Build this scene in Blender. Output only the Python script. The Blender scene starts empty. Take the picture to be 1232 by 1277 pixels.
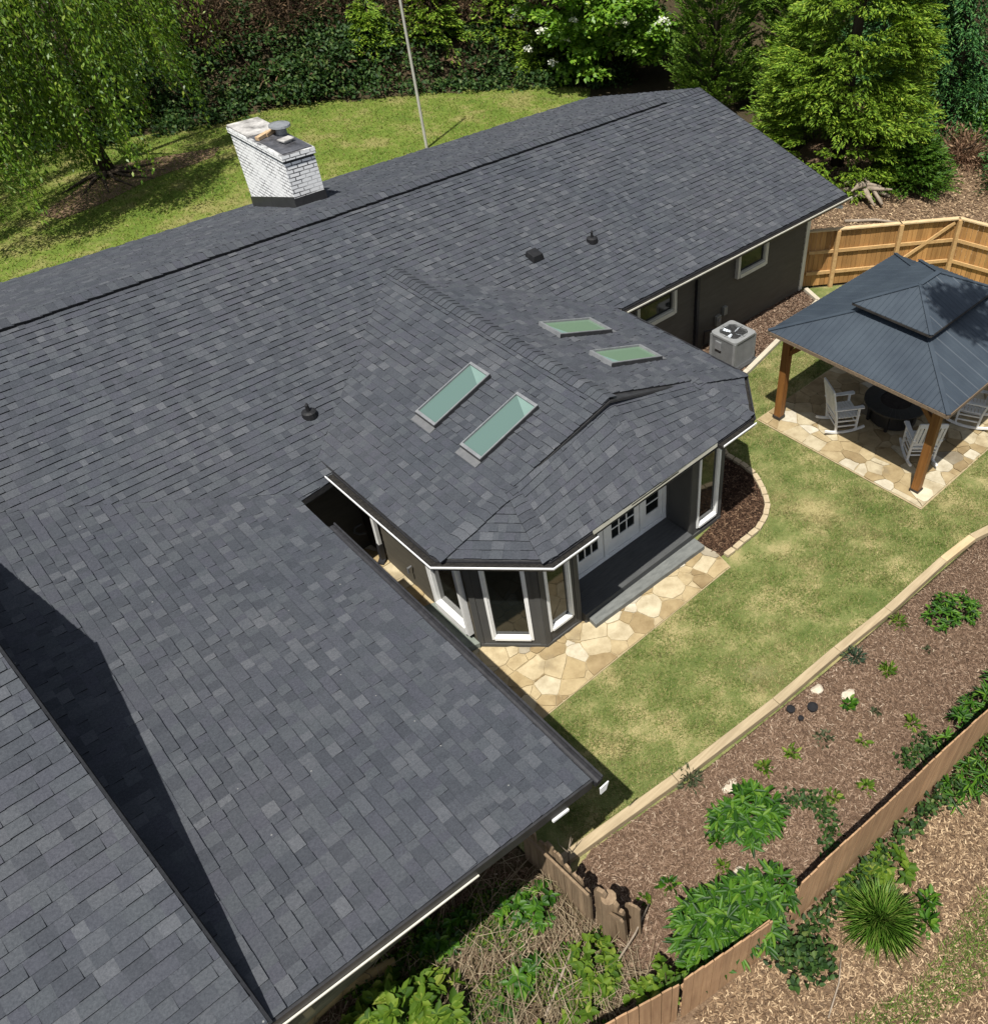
import bpy, bmesh, math, random
import numpy as np
from mathutils import Vector, Matrix

random.seed(7)
rng = np.random.default_rng(7)
scene = bpy.context.scene
COL = scene.collection
H = 11.18                                   # camera height, metres


# ------------------------------------------------------------------ helpers
def V(*a):
    return Vector(a[0]) if len(a) == 1 else Vector(a)


class MB:
    """collects polygons and links them as one mesh object"""

    def __init__(self):
        self.v = []
        self.f = []
        self.e = set()

    def poly(self, pts):
        b = len(self.v)
        self.v.extend([tuple(p) for p in pts])
        self.f.append(tuple(range(b, b + len(pts))))

    def prism(self, bottom, top):
        """two matching rings -> closed solid"""
        n = len(bottom)
        b = len(self.v)
        self.v.extend([tuple(p) for p in bottom])
        self.v.extend([tuple(p) for p in top])
        self.f.append(tuple(range(b + n - 1, b - 1, -1)))
        self.f.append(tuple(range(b + n, b + 2 * n)))
        for i in range(n):
            j = (i + 1) % n
            self.f.append((b + i, b + j, b + n + j, b + n + i))

    def slab(self, xy, z0, z1):
        self.prism([(p[0], p[1], z0) for p in xy], [(p[0], p[1], z1) for p in xy])

    def box(self, x0, x1, y0, y1, z0, z1):
        self.slab([(x0, y0), (x1, y0), (x1, y1), (x0, y1)], z0, z1)

    def beam(self, p0, p1, w, h, up=(0, 0, 1), w1=None, h1=None):
        p0, p1, up = V(p0), V(p1), V(up)
        d = (p1 - p0).normalized()
        s = d.cross(up)
        if s.length < 1e-5:
            s = d.cross(V(1, 0, 0))
        s.normalize()
        u = s.cross(d).normalized()
        w1 = w if w1 is None else w1
        h1 = h if h1 is None else h1
        r = [[p + s * (a * ww / 2) + u * (b * hh / 2) for a, b in ((-1, -1), (1, -1), (1, 1), (-1, 1))]
             for p, ww, hh in ((p0, w, h), (p1, w1, h1))]
        self.prism(r[0], r[1])

    def tube(self, pts, radii, n=8):
        pts = [V(p) for p in pts]
        if not hasattr(radii, '__len__'):
            radii = [radii] * len(pts)
        rings = []
        prev = None
        for i, p in enumerate(pts):
            a = pts[max(i - 1, 0)]
            c = pts[min(i + 1, len(pts) - 1)]
            d = (c - a).normalized()
            s = d.cross(V(0, 0, 1)) if prev is None else prev - d * prev.dot(d)
            if s.length < 1e-4:
                s = d.cross(V(1, 0, 0))
            s.normalize()
            prev = s
            u = s.cross(d)
            b = len(self.v)
            for k in range(n):
                t = 2 * math.pi * k / n
                self.v.append(tuple(p + (s * math.cos(t) + u * math.sin(t)) * radii[i]))
            rings.append(b)
        for i in range(len(rings) - 1):
            for k in range(n):
                k2 = (k + 1) % n
                self.f.append((rings[i] + k, rings[i] + k2, rings[i + 1] + k2, rings[i + 1] + k))
        self.f.append(tuple(rings[0] + k for k in range(n - 1, -1, -1)))
        self.f.append(tuple(rings[-1] + k for k in range(n)))

    def disc(self, c, r, z0, z1, n=24, ri=0.0):
        c = V(c)
        if ri <= 0:
            self.slab([(c.x + r * math.cos(2 * math.pi * k / n), c.y + r * math.sin(2 * math.pi * k / n))
                       for k in range(n)], z0, z1)
        else:
            for k in range(n):
                a, b = 2 * math.pi * k / n, 2 * math.pi * (k + 1) / n
                self.slab([(c.x + ri * math.cos(a), c.y + ri * math.sin(a)), (c.x + r * math.cos(a), c.y + r * math.sin(a)),
                           (c.x + r * math.cos(b), c.y + r * math.sin(b)), (c.x + ri * math.cos(b), c.y + ri * math.sin(b))], z0, z1)

    def build(self, name, mat, parent=None, bevel=0.0, smooth=False, edge=None):
        me = bpy.data.meshes.new(name)
        me.from_pydata(self.v, [], self.f)
        bm = bmesh.new()
        bm.from_mesh(me)
        bmesh.ops.recalc_face_normals(bm, faces=bm.faces)
        bm.to_mesh(me)
        bm.free()
        o = link(name, me, mat, parent, bevel, smooth)
        if edge is not None:
            me.materials.append(edge)
            me.polygons.foreach_set('material_index', [1 if k in self.e else 0 for k in range(len(self.f))])
        return o


def link(name, me, mat, parent=None, bevel=0.0, smooth=False):
    me.update()
    if smooth:
        me.polygons.foreach_set('use_smooth', [True] * len(me.polygons))
    o = bpy.data.objects.new(name, me)
    COL.objects.link(o)
    if mat is not None:
        me.materials.append(mat)
    if bevel > 0:
        m = o.modifiers.new('bevel', 'BEVEL')
        m.width = bevel
        m.segments = 2
        m.limit_method = 'ANGLE'
    if parent is not None:
        o.parent = parent
        o.matrix_parent_inverse = Matrix.Translation(-world_loc(parent))
    return o


def world_loc(o):
    return o.location.copy() if o.type == 'EMPTY' else Vector((0, 0, 0))


def np_mesh(name, verts, faces, mat, parent=None):
    """verts (N,3), faces (M,k) arrays, one object"""
    me = bpy.data.meshes.new(name)
    verts = np.asarray(verts, dtype=np.float32)
    faces = np.asarray(faces, dtype=np.int32)
    m, k = faces.shape
    me.vertices.add(len(verts))
    me.vertices.foreach_set('co', verts.ravel())
    me.loops.add(m * k)
    me.loops.foreach_set('vertex_index', faces.ravel())
    me.polygons.add(m)
    me.polygons.foreach_set('loop_start', np.arange(0, m * k, k, dtype=np.int32))
    me.polygons.foreach_set('loop_total', np.full(m, k, dtype=np.int32))
    me.update(calc_edges=True)
    return link(name, me, mat, parent)


def empty(name, loc):
    o = bpy.data.objects.new(name, None)
    o.empty_display_size = 0.2
    o.location = loc
    COL.objects.link(o)
    return o


def tag(o, label=None, cat=None, group=None, kind=None):
    if label:
        o['label'] = label
    if cat:
        o['category'] = cat
    if group:
        o['group'] = group
    if kind:
        o['kind'] = kind
    return o


def copy_tree(o, parent=None):
    c = o.copy()
    COL.objects.link(c)
    if parent is not None:
        c.parent = parent
    for ch in [x for x in bpy.data.objects if x.parent == o]:
        copy_tree(ch, c)
    return c


# ------------------------------------------------------------------ materials
class NT:
    def __init__(self, name):
        self.m = bpy.data.materials.new(name)
        self.m.use_nodes = True
        self.t = self.m.node_tree
        self.b = self.t.nodes['Principled BSDF']
        self.out = self.t.nodes['Material Output']

    def n(self, kind, **kw):
        nd = self.t.nodes.new(kind)
        for k, v in kw.items():
            if k in nd.inputs:
                nd.inputs[k].default_value = v
            else:
                setattr(nd, k, v)
        return nd

    def l(self, a, b):
        self.t.links.new(a, b)

    def coord(self, which='Object', scale=(1, 1, 1)):
        tc = self.n('ShaderNodeTexCoord')
        mp = self.n('ShaderNodeMapping')
        mp.inputs['Scale'].default_value = scale
        self.l(tc.outputs[which], mp.inputs['Vector'])
        return mp.outputs['Vector']

    def noise(self, scale, detail=4, rough=.6, vec=None, sc=(1, 1, 1)):
        nd = self.n('ShaderNodeTexNoise')
        nd.inputs['Scale'].default_value = scale
        nd.inputs['Detail'].default_value = detail
        nd.inputs['Roughness'].default_value = rough
        self.l(vec if vec is not None else self.coord(scale=sc), nd.inputs['Vector'])
        return nd.outputs['Fac']

    def ramp(self, fac, stops, interp='LINEAR'):
        r = self.n('ShaderNodeValToRGB')
        r.color_ramp.interpolation = interp
        el = r.color_ramp.elements
        while len(el) < len(stops):
            el.new(.5)
        for e, (p, c) in zip(el, stops):
            e.position = p
            e.color = (*c, 1)
        self.l(fac, r.inputs['Fac'])
        return r.outputs['Color']

    def mix(self, fac, a, b, mode='MIX'):
        m = self.n('ShaderNodeMix', data_type='RGBA', blend_type=mode)
        for sock, val in ((m.inputs[0], fac), (m.inputs[6], a), (m.inputs[7], b)):
            if hasattr(val, 'is_output'):
                self.l(val, sock)
            elif isinstance(val, (int, float)):
                sock.default_value = val
            else:
                sock.default_value = (*val, 1)
        return m.outputs[2]

    def island(self):
        return self.n('ShaderNodeNewGeometry').outputs['Random Per Island']

    def bump(self, h, strength=.4, dist=.02):
        b = self.n('ShaderNodeBump')
        b.inputs['Strength'].default_value = strength
        b.inputs['Distance'].default_value = dist
        self.l(h, b.inputs['Height'])
        self.l(b.outputs['Normal'], self.b.inputs['Normal'])

    def done(self, col=None, rough=.8, spec=.3, metal=0.0):
        if col is not None:
            if hasattr(col, 'is_output'):
                self.l(col, self.b.inputs['Base Color'])
            else:
                self.b.inputs['Base Color'].default_value = (*col, 1)
        self.b.inputs['Roughness'].default_value = rough
        self.b.inputs['Specular IOR Level'].default_value = spec
        self.b.inputs['Metallic'].default_value = metal
        return self.m


def mottled(name, c0, c1, scale=3, rough=.8, spec=.3, bump=0.0, bscale=40, sc=(1, 1, 1), metal=0.0):
    t = NT(name)
    f = t.noise(scale, 6, .65, sc=sc)
    col = t.ramp(f, [(.3, c0), (.7, c1)])
    if bump:
        t.bump(t.noise(bscale, 3), bump, .01)
    return t.done(col, rough, spec, metal)


def leafy(name, stops, trans=.3, rough=.5, spec=.35, patch=None):
    """foliage: colour by leaf, thin translucent blades"""
    t = NT(name)
    col = t.ramp(t.island(), stops)
    if patch:
        col = t.mix(t.ramp(t.noise(patch[0], 3), [(.42, (0, 0, 0)), (.6, (1, 1, 1))]), col, patch[1], 'MIX') if len(patch) == 2 else \
            t.mix(t.ramp(t.noise(patch[0], 3), [(patch[2], (0, 0, 0)), (patch[3], (1, 1, 1))]), col, patch[1])
    t.done(col, rough, spec)
    if trans > 0:
        tr = t.n('ShaderNodeBsdfTranslucent')
        t.l(t.mix(.5, col, (.9, 1, .3), 'MULTIPLY'), tr.inputs['Color'])
        ms = t.n('ShaderNodeMixShader')
        ms.inputs[0].default_value = trans
        t.l(t.b.outputs[0], ms.inputs[1])
        t.l(tr.outputs[0], ms.inputs[2])
        t.l(ms.outputs[0], t.out.inputs['Surface'])
    return t.m


def mat_shingle():
    t = NT('asphalt_shingle')
    col = t.ramp(t.island(), [(0, (.041, .045, .052)), (.3, (.047, .052, .059)), (.5, (.050, .053, .063)),
                              (.75, (.054, .060, .066)), (.93, (.061, .066, .073)), (1, (.076, .081, .088))])
    g = t.noise(330, 2, .75)
    col = t.mix(.75, col, t.ramp(g, [(.3, (.45, .45, .47)), (.7, (1.6, 1.6, 1.6))]), 'MULTIPLY')
    m = t.noise(38, 5, .85)
    col = t.mix(.9, col, t.ramp(m, [(.32, (.66, .67, .69)), (.68, (1.36, 1.34, 1.31))]), 'MULTIPLY')
    b = t.noise(.55, 4, .6)
    col = t.mix(.6, col, t.ramp(b, [(.3, (.84, .87, .92)), (.7, (1.13, 1.09, 1.09))]), 'MULTIPLY')
    vo = t.n('ShaderNodeTexVoronoi')
    vo.inputs['Scale'].default_value = 3.2
    t.l(t.coord(), vo.inputs['Vector'])
    col = t.mix(t.ramp(vo.outputs['Distance'], [(.022, (.8, .8, .8)), (.034, (0, 0, 0))]), col, (.22, .22, .21))
    t.bump(g, .4, .005)
    return t.done(col, .93, .16)


def mat_wood(name, c0, c1, along='Z', rough=.75, rand=.0, spec=.25):
    t = NT(name)
    sc = {'X': (.6, 9, 9), 'Y': (9, .6, 9), 'Z': (9, 9, .6)}[along]
    f = t.noise(2.2, 6, .7, sc=sc)
    col = t.ramp(f, [(.28, c0), (.72, c1)])
    if rand:
        col = t.mix(rand, col, t.ramp(t.island(), [(0, (.55, .52, .5)), (1, (1.35, 1.32, 1.3))]), 'MULTIPLY')
    sp = t.noise(1.3, 4)
    col = t.mix(.35, col, t.ramp(sp, [(.35, (.7, .68, .66)), (.65, (1.15, 1.12, 1.1))]), 'MULTIPLY')
    t.bump(f, .3, .005)
    return t.done(col, rough, spec)


M = {}
M['shingle'] = mat_shingle()
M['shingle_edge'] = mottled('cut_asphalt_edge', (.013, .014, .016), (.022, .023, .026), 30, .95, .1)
M['vent_black'] = mottled('black_vent_plastic', (.006, .006, .007), (.014, .014, .015), 6, .6)
M['siding'] = mottled('dark_painted_siding', (.070, .062, .047), (.088, .079, .061), 2.5, .7, .25, .2, 60, (1, 1, 6))
M['siding_dark'] = mottled('dark_painted_panel', (.056, .056, .054), (.07, .069, .065), 2.5, .65, .3, .1)
M['white'] = mottled('white_painted_trim', (.66, .66, .64), (.78, .78, .76), 5, .5, .4)
M['cream'] = mottled('cream_painted_trim', (.50, .48, .40), (.62, .60, .51), 4, .5, .4)
M['soffit'] = mottled('dark_soffit', (.05, .047, .04), (.08, .075, .065), 3, .8)
M['gutter_black'] = mottled('black_gutter_lining', (.012, .012, .014), (.03, .03, .033), 14, .55, .4)
M['debris'] = mottled('leaf_litter_in_gutter', (.008, .008, .008), (.035, .032, .028), 30, .95, .1, .8, 60)
M['frame_grey'] = mottled('grey_aluminium', (.13, .135, .14), (.19, .195, .2), 8, .4, .5)
M['frame_dark'] = mottled('dark_metal_flashing', (.018, .018, .019), (.035, .035, .036), 8, .45, .5)
M['lead'] = mottled('pale_flashing', (.085, .088, .09), (.13, .13, .133), 8, .5, .4)


def mat_glass(name, col, rough=.06, spec=.6):
    t = NT(name)
    n = t.noise(.9, 2)
    t.bump(n, .02, .05)
    return t.done(col, rough, spec)


M['glass'] = mat_glass('dark_window_glass', (.007, .009, .008))
M['sky_glass'] = mat_glass('green_skylight_glass', (.085, .135, .12), .08, .5)
M['sky_glass_light'] = mat_glass('pale_green_skylight_glass', (.115, .175, .12), .08, .5)
M['glass_reflection'] = mottled('pale_green_painted_reflection', (.12, .185, .165), (.15, .225, .20), 2, .6)  # paler glass colour, paints the reflection on the skylights


def mat_brick():
    t = NT('white_painted_brick')
    br = t.n('ShaderNodeTexBrick')
    tc = t.n('ShaderNodeTexCoord')
    geo = t.n('ShaderNodeNewGeometry')
    sx = t.n('ShaderNodeSeparateXYZ')
    t.l(tc.outputs['Object'], sx.inputs[0])
    sn = t.n('ShaderNodeSeparateXYZ')
    t.l(geo.outputs['True Normal'], sn.inputs[0])
    ab = t.n('ShaderNodeMath', operation='ABSOLUTE')
    t.l(sn.outputs[0], ab.inputs[0])
    gt = t.n('ShaderNodeMath', operation='GREATER_THAN')
    t.l(ab.outputs[0], gt.inputs[0])
    gt.inputs[1].default_value = .5
    mx = t.n('ShaderNodeMix', data_type='FLOAT')
    t.l(gt.outputs[0], mx.inputs[0])
    t.l(sx.outputs[0], mx.inputs[2])
    t.l(sx.outputs[1], mx.inputs[3])
    cb = t.n('ShaderNodeCombineXYZ')
    t.l(mx.outputs[0], cb.inputs[0])
    t.l(sx.outputs[2], cb.inputs[1])
    dist = t.n('ShaderNodeTexNoise')
    dist.inputs['Scale'].default_value = 9
    t.l(cb.outputs[0], dist.inputs['Vector'])
    mv = t.n('ShaderNodeMix', data_type='VECTOR')
    mv.inputs[0].default_value = .012
    t.l(cb.outputs[0], mv.inputs[4])
    t.l(dist.outputs['Color'], mv.inputs[5])
    t.l(mv.outputs[1], br.inputs['Vector'])
    br.inputs['Scale'].default_value = 1
    br.inputs['Brick Width'].default_value = .235
    br.inputs['Row Height'].default_value = .082
    br.inputs['Mortar Size'].default_value = .011
    br.inputs['Mortar Smooth'].default_value = .2
    br.inputs['Color1'].default_value = (.72, .72, .72, 1)
    br.inputs['Color2'].default_value = (.80, .80, .79, 1)
    br.inputs['Mortar'].default_value = (.07, .07, .075, 1)
    w = t.noise(4.5, 5, .7)
    col = t.mix(t.ramp(w, [(.62, (0, 0, 0)), (.72, (.75, .75, .75))]), br.outputs['Color'], (.20, .19, .19))
    patch = t.ramp(t.noise(2.0, 4), [(.40, (1, 1, 1)), (.56, (0, 0, 0))])
    col = t.mix(patch, col, t.mix(.75, br.outputs['Color'], (.76, .76, .75)))
    inv = t.n('ShaderNodeMath', operation='SUBTRACT')
    inv.inputs[0].default_value = 1
    t.l(br.outputs['Fac'], inv.inputs[1])
    t.bump(inv.outputs[0], .8, .012)
    return t.done(col, .85, .2)


M['brick'] = mat_brick()
M['crown'] = mottled('weathered_chimney_crown', (.10, .095, .09), (.55, .53, .5), 3.2, .9, .2, .5, 30)
M['crown_dark'] = mottled('black_chimney_cap', (.02, .02, .022), (.10, .10, .11), 3.5, .35, .5)
M['stone_cap'] = mottled('tan_brick', (.33, .22, .12), (.5, .36, .22), 12, .9)
M['steel'] = mottled('dull_steel', (.18, .19, .2), (.30, .31, .32), 8, .4, .5, metal=.4)
# ------------------------------------------------------------------ the house
house = tag(empty('ranch_house', (9, 12, 0)), 'long low dark grey ranch house with a charcoal shingle roof and white brick chimney', 'house')
EX = .143                                   # shingle exposure


def clip_poly(P, poly):
    """Sutherland-Hodgman, convex ccw poly, 2d"""
    for i in range(len(poly)):
        ax, ay = poly[i]
        bx, by = poly[(i + 1) % len(poly)]
        ex, ey = bx - ax, by - ay
        out = []
        for k in range(len(P)):
            p, q = P[k], P[(k + 1) % len(P)]
            dp = ex * (p[1] - ay) - ey * (p[0] - ax)
            dq = ex * (q[1] - ay) - ey * (q[0] - ax)
            if dp >= 0:
                out.append(p)
            if dp * dq < 0:
                t = dp / (dp - dq)
                out.append((p[0] + (q[0] - p[0]) * t, p[1] + (q[1] - p[1]) * t))
        P = out
        if len(P) < 3:
            return []
    return P


def shingle(mb, pts, course, anchor=None, lift=.012, wscale=1.0):
    """lay individual tabs over a convex roof face; course = direction along the courses"""
    P = [V(p) for p in pts]
    n = V(0, 0, 0)
    for i in range(len(P)):
        n += P[i].cross(P[(i + 1) % len(P)])
    n.normalize()
    if n.z < 0:
        n = -n
    c = V(course)
    c = (c - n * c.dot(n)).normalized()
    w = n.cross(c).normalized()
    if w.z < 0:
        c, w = -c, -w
    o = P[0]
    poly = [((p - o).dot(c), (p - o).dot(w)) for p in P]
    ar = sum(poly[i][0] * poly[(i + 1) % len(poly)][1] - poly[(i + 1) % len(poly)][0] * poly[i][1] for i in range(len(poly)))
    if ar < 0:
        poly = poly[::-1]
    u0, u1 = min(p[0] for p in poly), max(p[0] for p in poly)
    v0, v1 = min(p[1] for p in poly), max(p[1] for p in poly)
    v = v0 if anchor is None else v0 - ((v0 - (V(anchor) - o).dot(w)) % EX)
    edges = [(poly[i], poly[(i + 1) % len(poly)]) for i in range(len(poly))]
    while v < v1:
        u = u0 - random.uniform(0, .4)
        wav = random.uniform(-.006, .006)
        while u < u1:
            wd = random.choice((.09, .11, .13, .15, .17, .20)) * random.uniform(.9, 1.1) * wscale
            va, vb = v + wav + random.uniform(-.004, .004), v + EX + .004
            R = [(u, va), (u + wd, va), (u + wd, vb), (u, vb)]
            inside = all((b[0] - a[0]) * (q[1] - a[1]) - (b[1] - a[1]) * (q[0] - a[0]) >= 0 for a, b in edges for q in R)
            C = R if inside else clip_poly(R, poly)
            u += wd
            if len(C) < 3:
                continue
            t0 = random.choice((.007, .009, .018, .021))
            top, low = [], []
            for (a, b) in C:
                h = lift + t0 * (1 - (b - va) / (vb - va))
                q = o + c * a + w * b
                top.append(q + n * h)
                low.append(q)
            base = len(mb.v)
            k = len(C)
            mb.v.extend([tuple(q) for q in top] + [tuple(q) for q in low])
            mb.f.append(tuple(range(base, base + k)))
            for i in range(k):
                j = (i + 1) % k
                if abs(C[i][1] - vb) < 1e-6 and abs(C[j][1] - vb) < 1e-6:
                    continue
                mb.e.add(len(mb.f))
                mb.f.append((base + j, base + i, base + k + i, base + k + j))
        v += EX


def caps(mb, p0, p1, dl, dr, half=.15, lift=.03, step=EX, thick=.012, flat=0.0):
    """ridge or hip cap shingles from p0 (low / exposed end) to p1"""
    p0, p1 = V(p0), V(p1)
    L = (p1 - p0).length
    d = (p1 - p0) / L
    dl, dr = V(dl).normalized(), V(dr).normalized()
    up = V(0, 0, 1)
    k = 0
    s = 0.0
    while s < L - .02:
        e = min(s + step + .03, L)
        a, b = p0 + d * s, p0 + d * e
        la = lift + thick * random.uniform(.9, 1.4)
        lb = lift
        hl = half * random.uniform(.95, 1.05)
        ring = []
        for q, h in ((a, la), (b, lb)):
            ring.append([q + dl * hl + up * (h - .004), q + dl * hl * .45 + up * (h + .002), q + up * (h + .004 - flat),
                         q + dr * hl * .45 + up * (h + .002), q + dr * hl + up * (h - .004)])
        base = len(mb.v)
        low = [q - up * .016 for q in ring[0]] + [q - up * .014 for q in ring[1]]
        mb.v.extend([tuple(q) for q in ring[0] + ring[1] + low])
        for i in range(4):
            mb.f.append((base + i, base + i + 1, base + 6 + i, base + 5 + i))
            mb.e.add(len(mb.f))
            mb.f.append((base + i + 1, base + i, base + 10 + i, base + 11 + i))
        mb.e.update((len(mb.f), len(mb.f) + 1))
        mb.f.append((base, base + 5, base + 15, base + 10))
        mb.f.append((base + 9, base + 4, base + 14, base + 19))
        s += step
        k += 1


# --- roof planes (metres).  main ridge along X at y=15.95
ZE, ZR = 2.58, 4.03
YF, YR, YB = 10.90, 15.95, 21.25
XR = 18.22
PM = (ZR - ZE) / (YR - YF)                  # main pitch


def zmain(y):
    return ZE + PM * (y - YF)


PW = .17                                    # left wing pitch


def zwing(x):
    return 2.5 + PW * (2.9 - x)


roof = MB()
deck = MB()
yg = YF - (ZE - 2.5) / PM                   # eave line beside the gap, a little lower
VAL = [(2.9, yg)]
xw = 2.9 - (ZR - 2.5) / PW
# valley between main roof and left wing: zmain(y)=zwing(x)
yv = YF + (zwing(xw) - ZE) / PM
def zl(x):
    return 2.58 + .25 * (x - 3.46)


def zr_(x):
    return 2.58 + .29 * (10.32 - x)


RX = 7.14
RS = (RX, YF + (zl(RX) - ZE) / PM + .0, zl(RX))           # where the sunroom ridge meets the main roof
RE = (RX, 7.88, zl(RX))                     # its gable end
VR = (10.22, YF + (zr_(10.22) - ZE) / PM, zr_(10.22))       # right valley foot
VL = (3.58, YF + (zl(3.58) - ZE) / PM, zl(3.58))    # left valley foot at the inner corner
XL = xw


def m3(x, y):
    return (x, y, zmain(y))


# main front plane in convex pieces
mainf = [
    [m3(XL, YR), m3(2.9, yg), m3(VL[0], VL[1]), RS, m3(RS[0], YR)],
    [m3(2.86, 10.43), m3(3.62, 10.52), m3(VL[0], VL[1] + .01), m3(2.86, yg + .01)],
    [RS, m3(10.32, YF), m3(XR, YF), m3(XR, YR), m3(RS[0], YR)],
]
for p in mainf:
    shingle(roof, p, (1, 0, 0), anchor=(0, YF, ZE))
    deck.prism([V(q) - V(0, 0, .10) for q in p], [V(q) - V(0, 0, .008) for q in p])
back = [(XL, YR, ZR), (XL, YB, ZR - PM * (YB - YR)), (18.9, YB, ZR - PM * (YB - YR)), (XR, YR, ZR)]
shingle(roof, back, (1, 0, 0))
deck.prism([V(q) - V(0, 0, .10) for q in back], [V(q) for q in back])
# left wing plane
RK0 = (2.88, 3.76)
RK1 = (-.74, 3.80)
wing = [(2.9, yg, 2.5), (XL, yv, zwing(XL)), (XL, 3.86, zwing(XL)), (RK1[0], RK1[1], zwing(RK1[0])), (RK0[0], RK0[1], zwing(RK0[0]))]
shingle(roof, wing, (0, 1, 0), wscale=1.05)
deck.prism([V(q) - V(0, 0, .10) for q in wing], [V(q) - V(0, 0, .008) for q in wing])
# raised cross gable at the far left, standing above the wing
UR = (-.99, 8.83, 4.74)
UF = (-.78, 3.78, 3.17)
UB = (-1.16, 11.3, 4.20)
ext = XL
up_front = [UF, UR, (ext, UR[1], UR[2]), (ext, UF[1], UF[2])]
UB2 = (-1.30, 13.2, 3.80)
up_back = [UR, UB2, (ext, UB2[1], UB2[2]), (ext, UR[1], UR[2])]
for p in (up_front, up_back):
    shingle(roof, p, (1, 0, 0), wscale=1.12)
    deck.prism([V(q) - V(0, 0, .09) for q in p], [V(q) - V(0, 0, .001) for q in p])
# sunroom wing
SE = 2.58
cL, cFL, cFR, cR = (3.60, 7.78, zl(3.60)), (4.73, 6.60, SE + .02), (9.29, 6.69, SE + .02), (10.22, 7.64, zr_(10.22))
HL, HR = (5.09, 7.815, zl(5.09)), (9.01, 7.80, zr_(9.01))
sl = [VL, cL, HL, RE, RS]
sr = [RS, RE, HR, cR, VR]
shingle(roof, sl, (0, 1, 0))
shingle(roof, sr, (0, 1, 0))
for p in (sl, sr):
    deck.prism([V(q) - V(0, 0, .06) for q in p], [V(q) - V(0, 0, .012) for q in p])
EM = (7.02, 6.64, SE + .02)
PK = (RX, 8.02, zl(RX) - .085)


def shingle_patch(mb, A, B, C, D, lift=.012):
    """courses on a slightly warped quad: eave A-B, top edge D-C"""
    A, B, C, D = V(A), V(B), V(C), V(D)

    def pt(s, t):
        return A.lerp(B, s).lerp(D.lerp(C, s), t)
    rows = round(((D - A).length + (C - B).length) / 2 / EX)
    nz = (B - A).cross(D - A).normalized()
    if nz.z < 0:
        nz = -nz
    for r in range(rows):
        t0, t1 = r / rows, min((r + 1.03) / rows, 1)
        L = (pt(1, t0) - pt(0, t0)).length
        u = -random.uniform(0, .15)
        while u < L:
            w = random.choice((.09, .11, .13, .15, .17, .20))
            s0, s1 = max(u, 0) / L, min(u + w, L) / L
            u += w
            if s1 - s0 < .004:
                continue
            h = lift + random.choice((.007, .009, .018, .021))
            low = [pt(s0, t0), pt(s1, t0), pt(s1, t1), pt(s0, t1)]
            top = [low[0] + nz * h, low[1] + nz * h, low[2] + nz * lift, low[3] + nz * lift]
            b = len(mb.v)
            mb.v.extend([tuple(q) for q in top + low])
            mb.f.append((b, b + 1, b + 2, b + 3))
            for i, j in ((0, 1), (1, 2), (3, 0)):
                mb.e.add(len(mb.f))
                mb.f.append((b + j, b + i, b + 4 + i, b + 4 + j))


for q in ((cFL, EM, PK, HL), (EM, cFR, HR, PK)):
    shingle_patch(roof, *q)
    deck.prism([V(p) - V(0, 0, .24 if p[1] > 7 else .06) for p in q], [V(p) - V(0, 0, .17 if p[1] > 7 else .03) for p in q])
for tri in ([cL, cFL, HL], [cFR, cR, HR]):
    shingle(roof, tri, V(tri[1]) - V(tri[0]))
    deck.prism([V(q) - V(0, 0, .06) for q in tri], [V(q) - V(0, 0, .012) for q in tri])
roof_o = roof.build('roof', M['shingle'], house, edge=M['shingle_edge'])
deck.build('roof_deck', M['frame_dark'], house)

# caps
cap = MB()
vent = MB()
fd, bd = V(0, -1, -PM), V(0, 1, -PM)
caps(cap, (XL, YR, ZR), (16.75, YR, ZR), fd, bd, half=.17, lift=.075)
caps(cap, (16.75, YR, ZR), (XR, YR, ZR), fd, bd, half=.16, lift=.028)
for s in (-1, 1):
    vent.prism([(XL, YR + s * .15, ZR - .045), (16.75, YR + s * .15, ZR - .045), (16.75, YR, ZR + .01), (XL, YR, ZR + .01)],
               [(XL, YR + s * .15, ZR + .026), (16.75, YR + s * .15, ZR + .026), (16.75, YR, ZR + .062), (XL, YR, ZR + .062)])
ldn, rdn = V(-1, 0, -.25), V(1, 0, -.29)
caps(cap, RE, (RS[0], RS[1], RS[2]), ldn, rdn, half=.16, lift=.03)
# hips of the two clipped corners
caps(cap, cL, HL, V(0, -1, -.05), V(-.2, 1, -.05), half=.13, lift=.024)
caps(cap, cFL, HL, V(-1, .1, -.05), V(1, -.1, -.05), half=.14, lift=.024)
caps(cap, cFR, HR, V(-1, -.1, -.05), V(1, .1, -.05), half=.14, lift=.024)
caps(cap, cR, HR, V(0, -1, -.05), V(.1, 1, -.05), half=.14, lift=.024)
caps(cap, EM, PK, V(-1, .0, -.03), V(1, 0, -.03), half=.13, lift=.016, flat=.002)
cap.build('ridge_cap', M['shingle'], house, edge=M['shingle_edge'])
vent.build('ridge_vent', M['vent_black'], house)
# gable edge of the sunroom roof over the lower front slope: board, dark gap and small gable wall
gb = MB()
for a, b in ((HL, RE), (RE, HR)):
    a2, b2 = V(a) + V(0, -.012, -.02), V(b) + V(0, -.012, -.02)
    gb.prism([a2 - V(0, 0, .04), b2 - V(0, 0, .04), b2 + V(0, .03, -.04), a2 + V(0, .03, -.04)],
             [a2, b2, b2 + V(0, .03, 0), a2 + V(0, .03, 0)])
gb.prism([(5.6, 8.36, 2.7), (8.7, 8.36, 2.7), (7.14, 8.36, 3.36)], [(5.6, 8.42, 2.7), (8.7, 8.42, 2.7), (7.14, 8.42, 3.36)])
gb.build('gable_trim', M['frame_dark'], house)

# --- walls
wall = MB()


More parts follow.
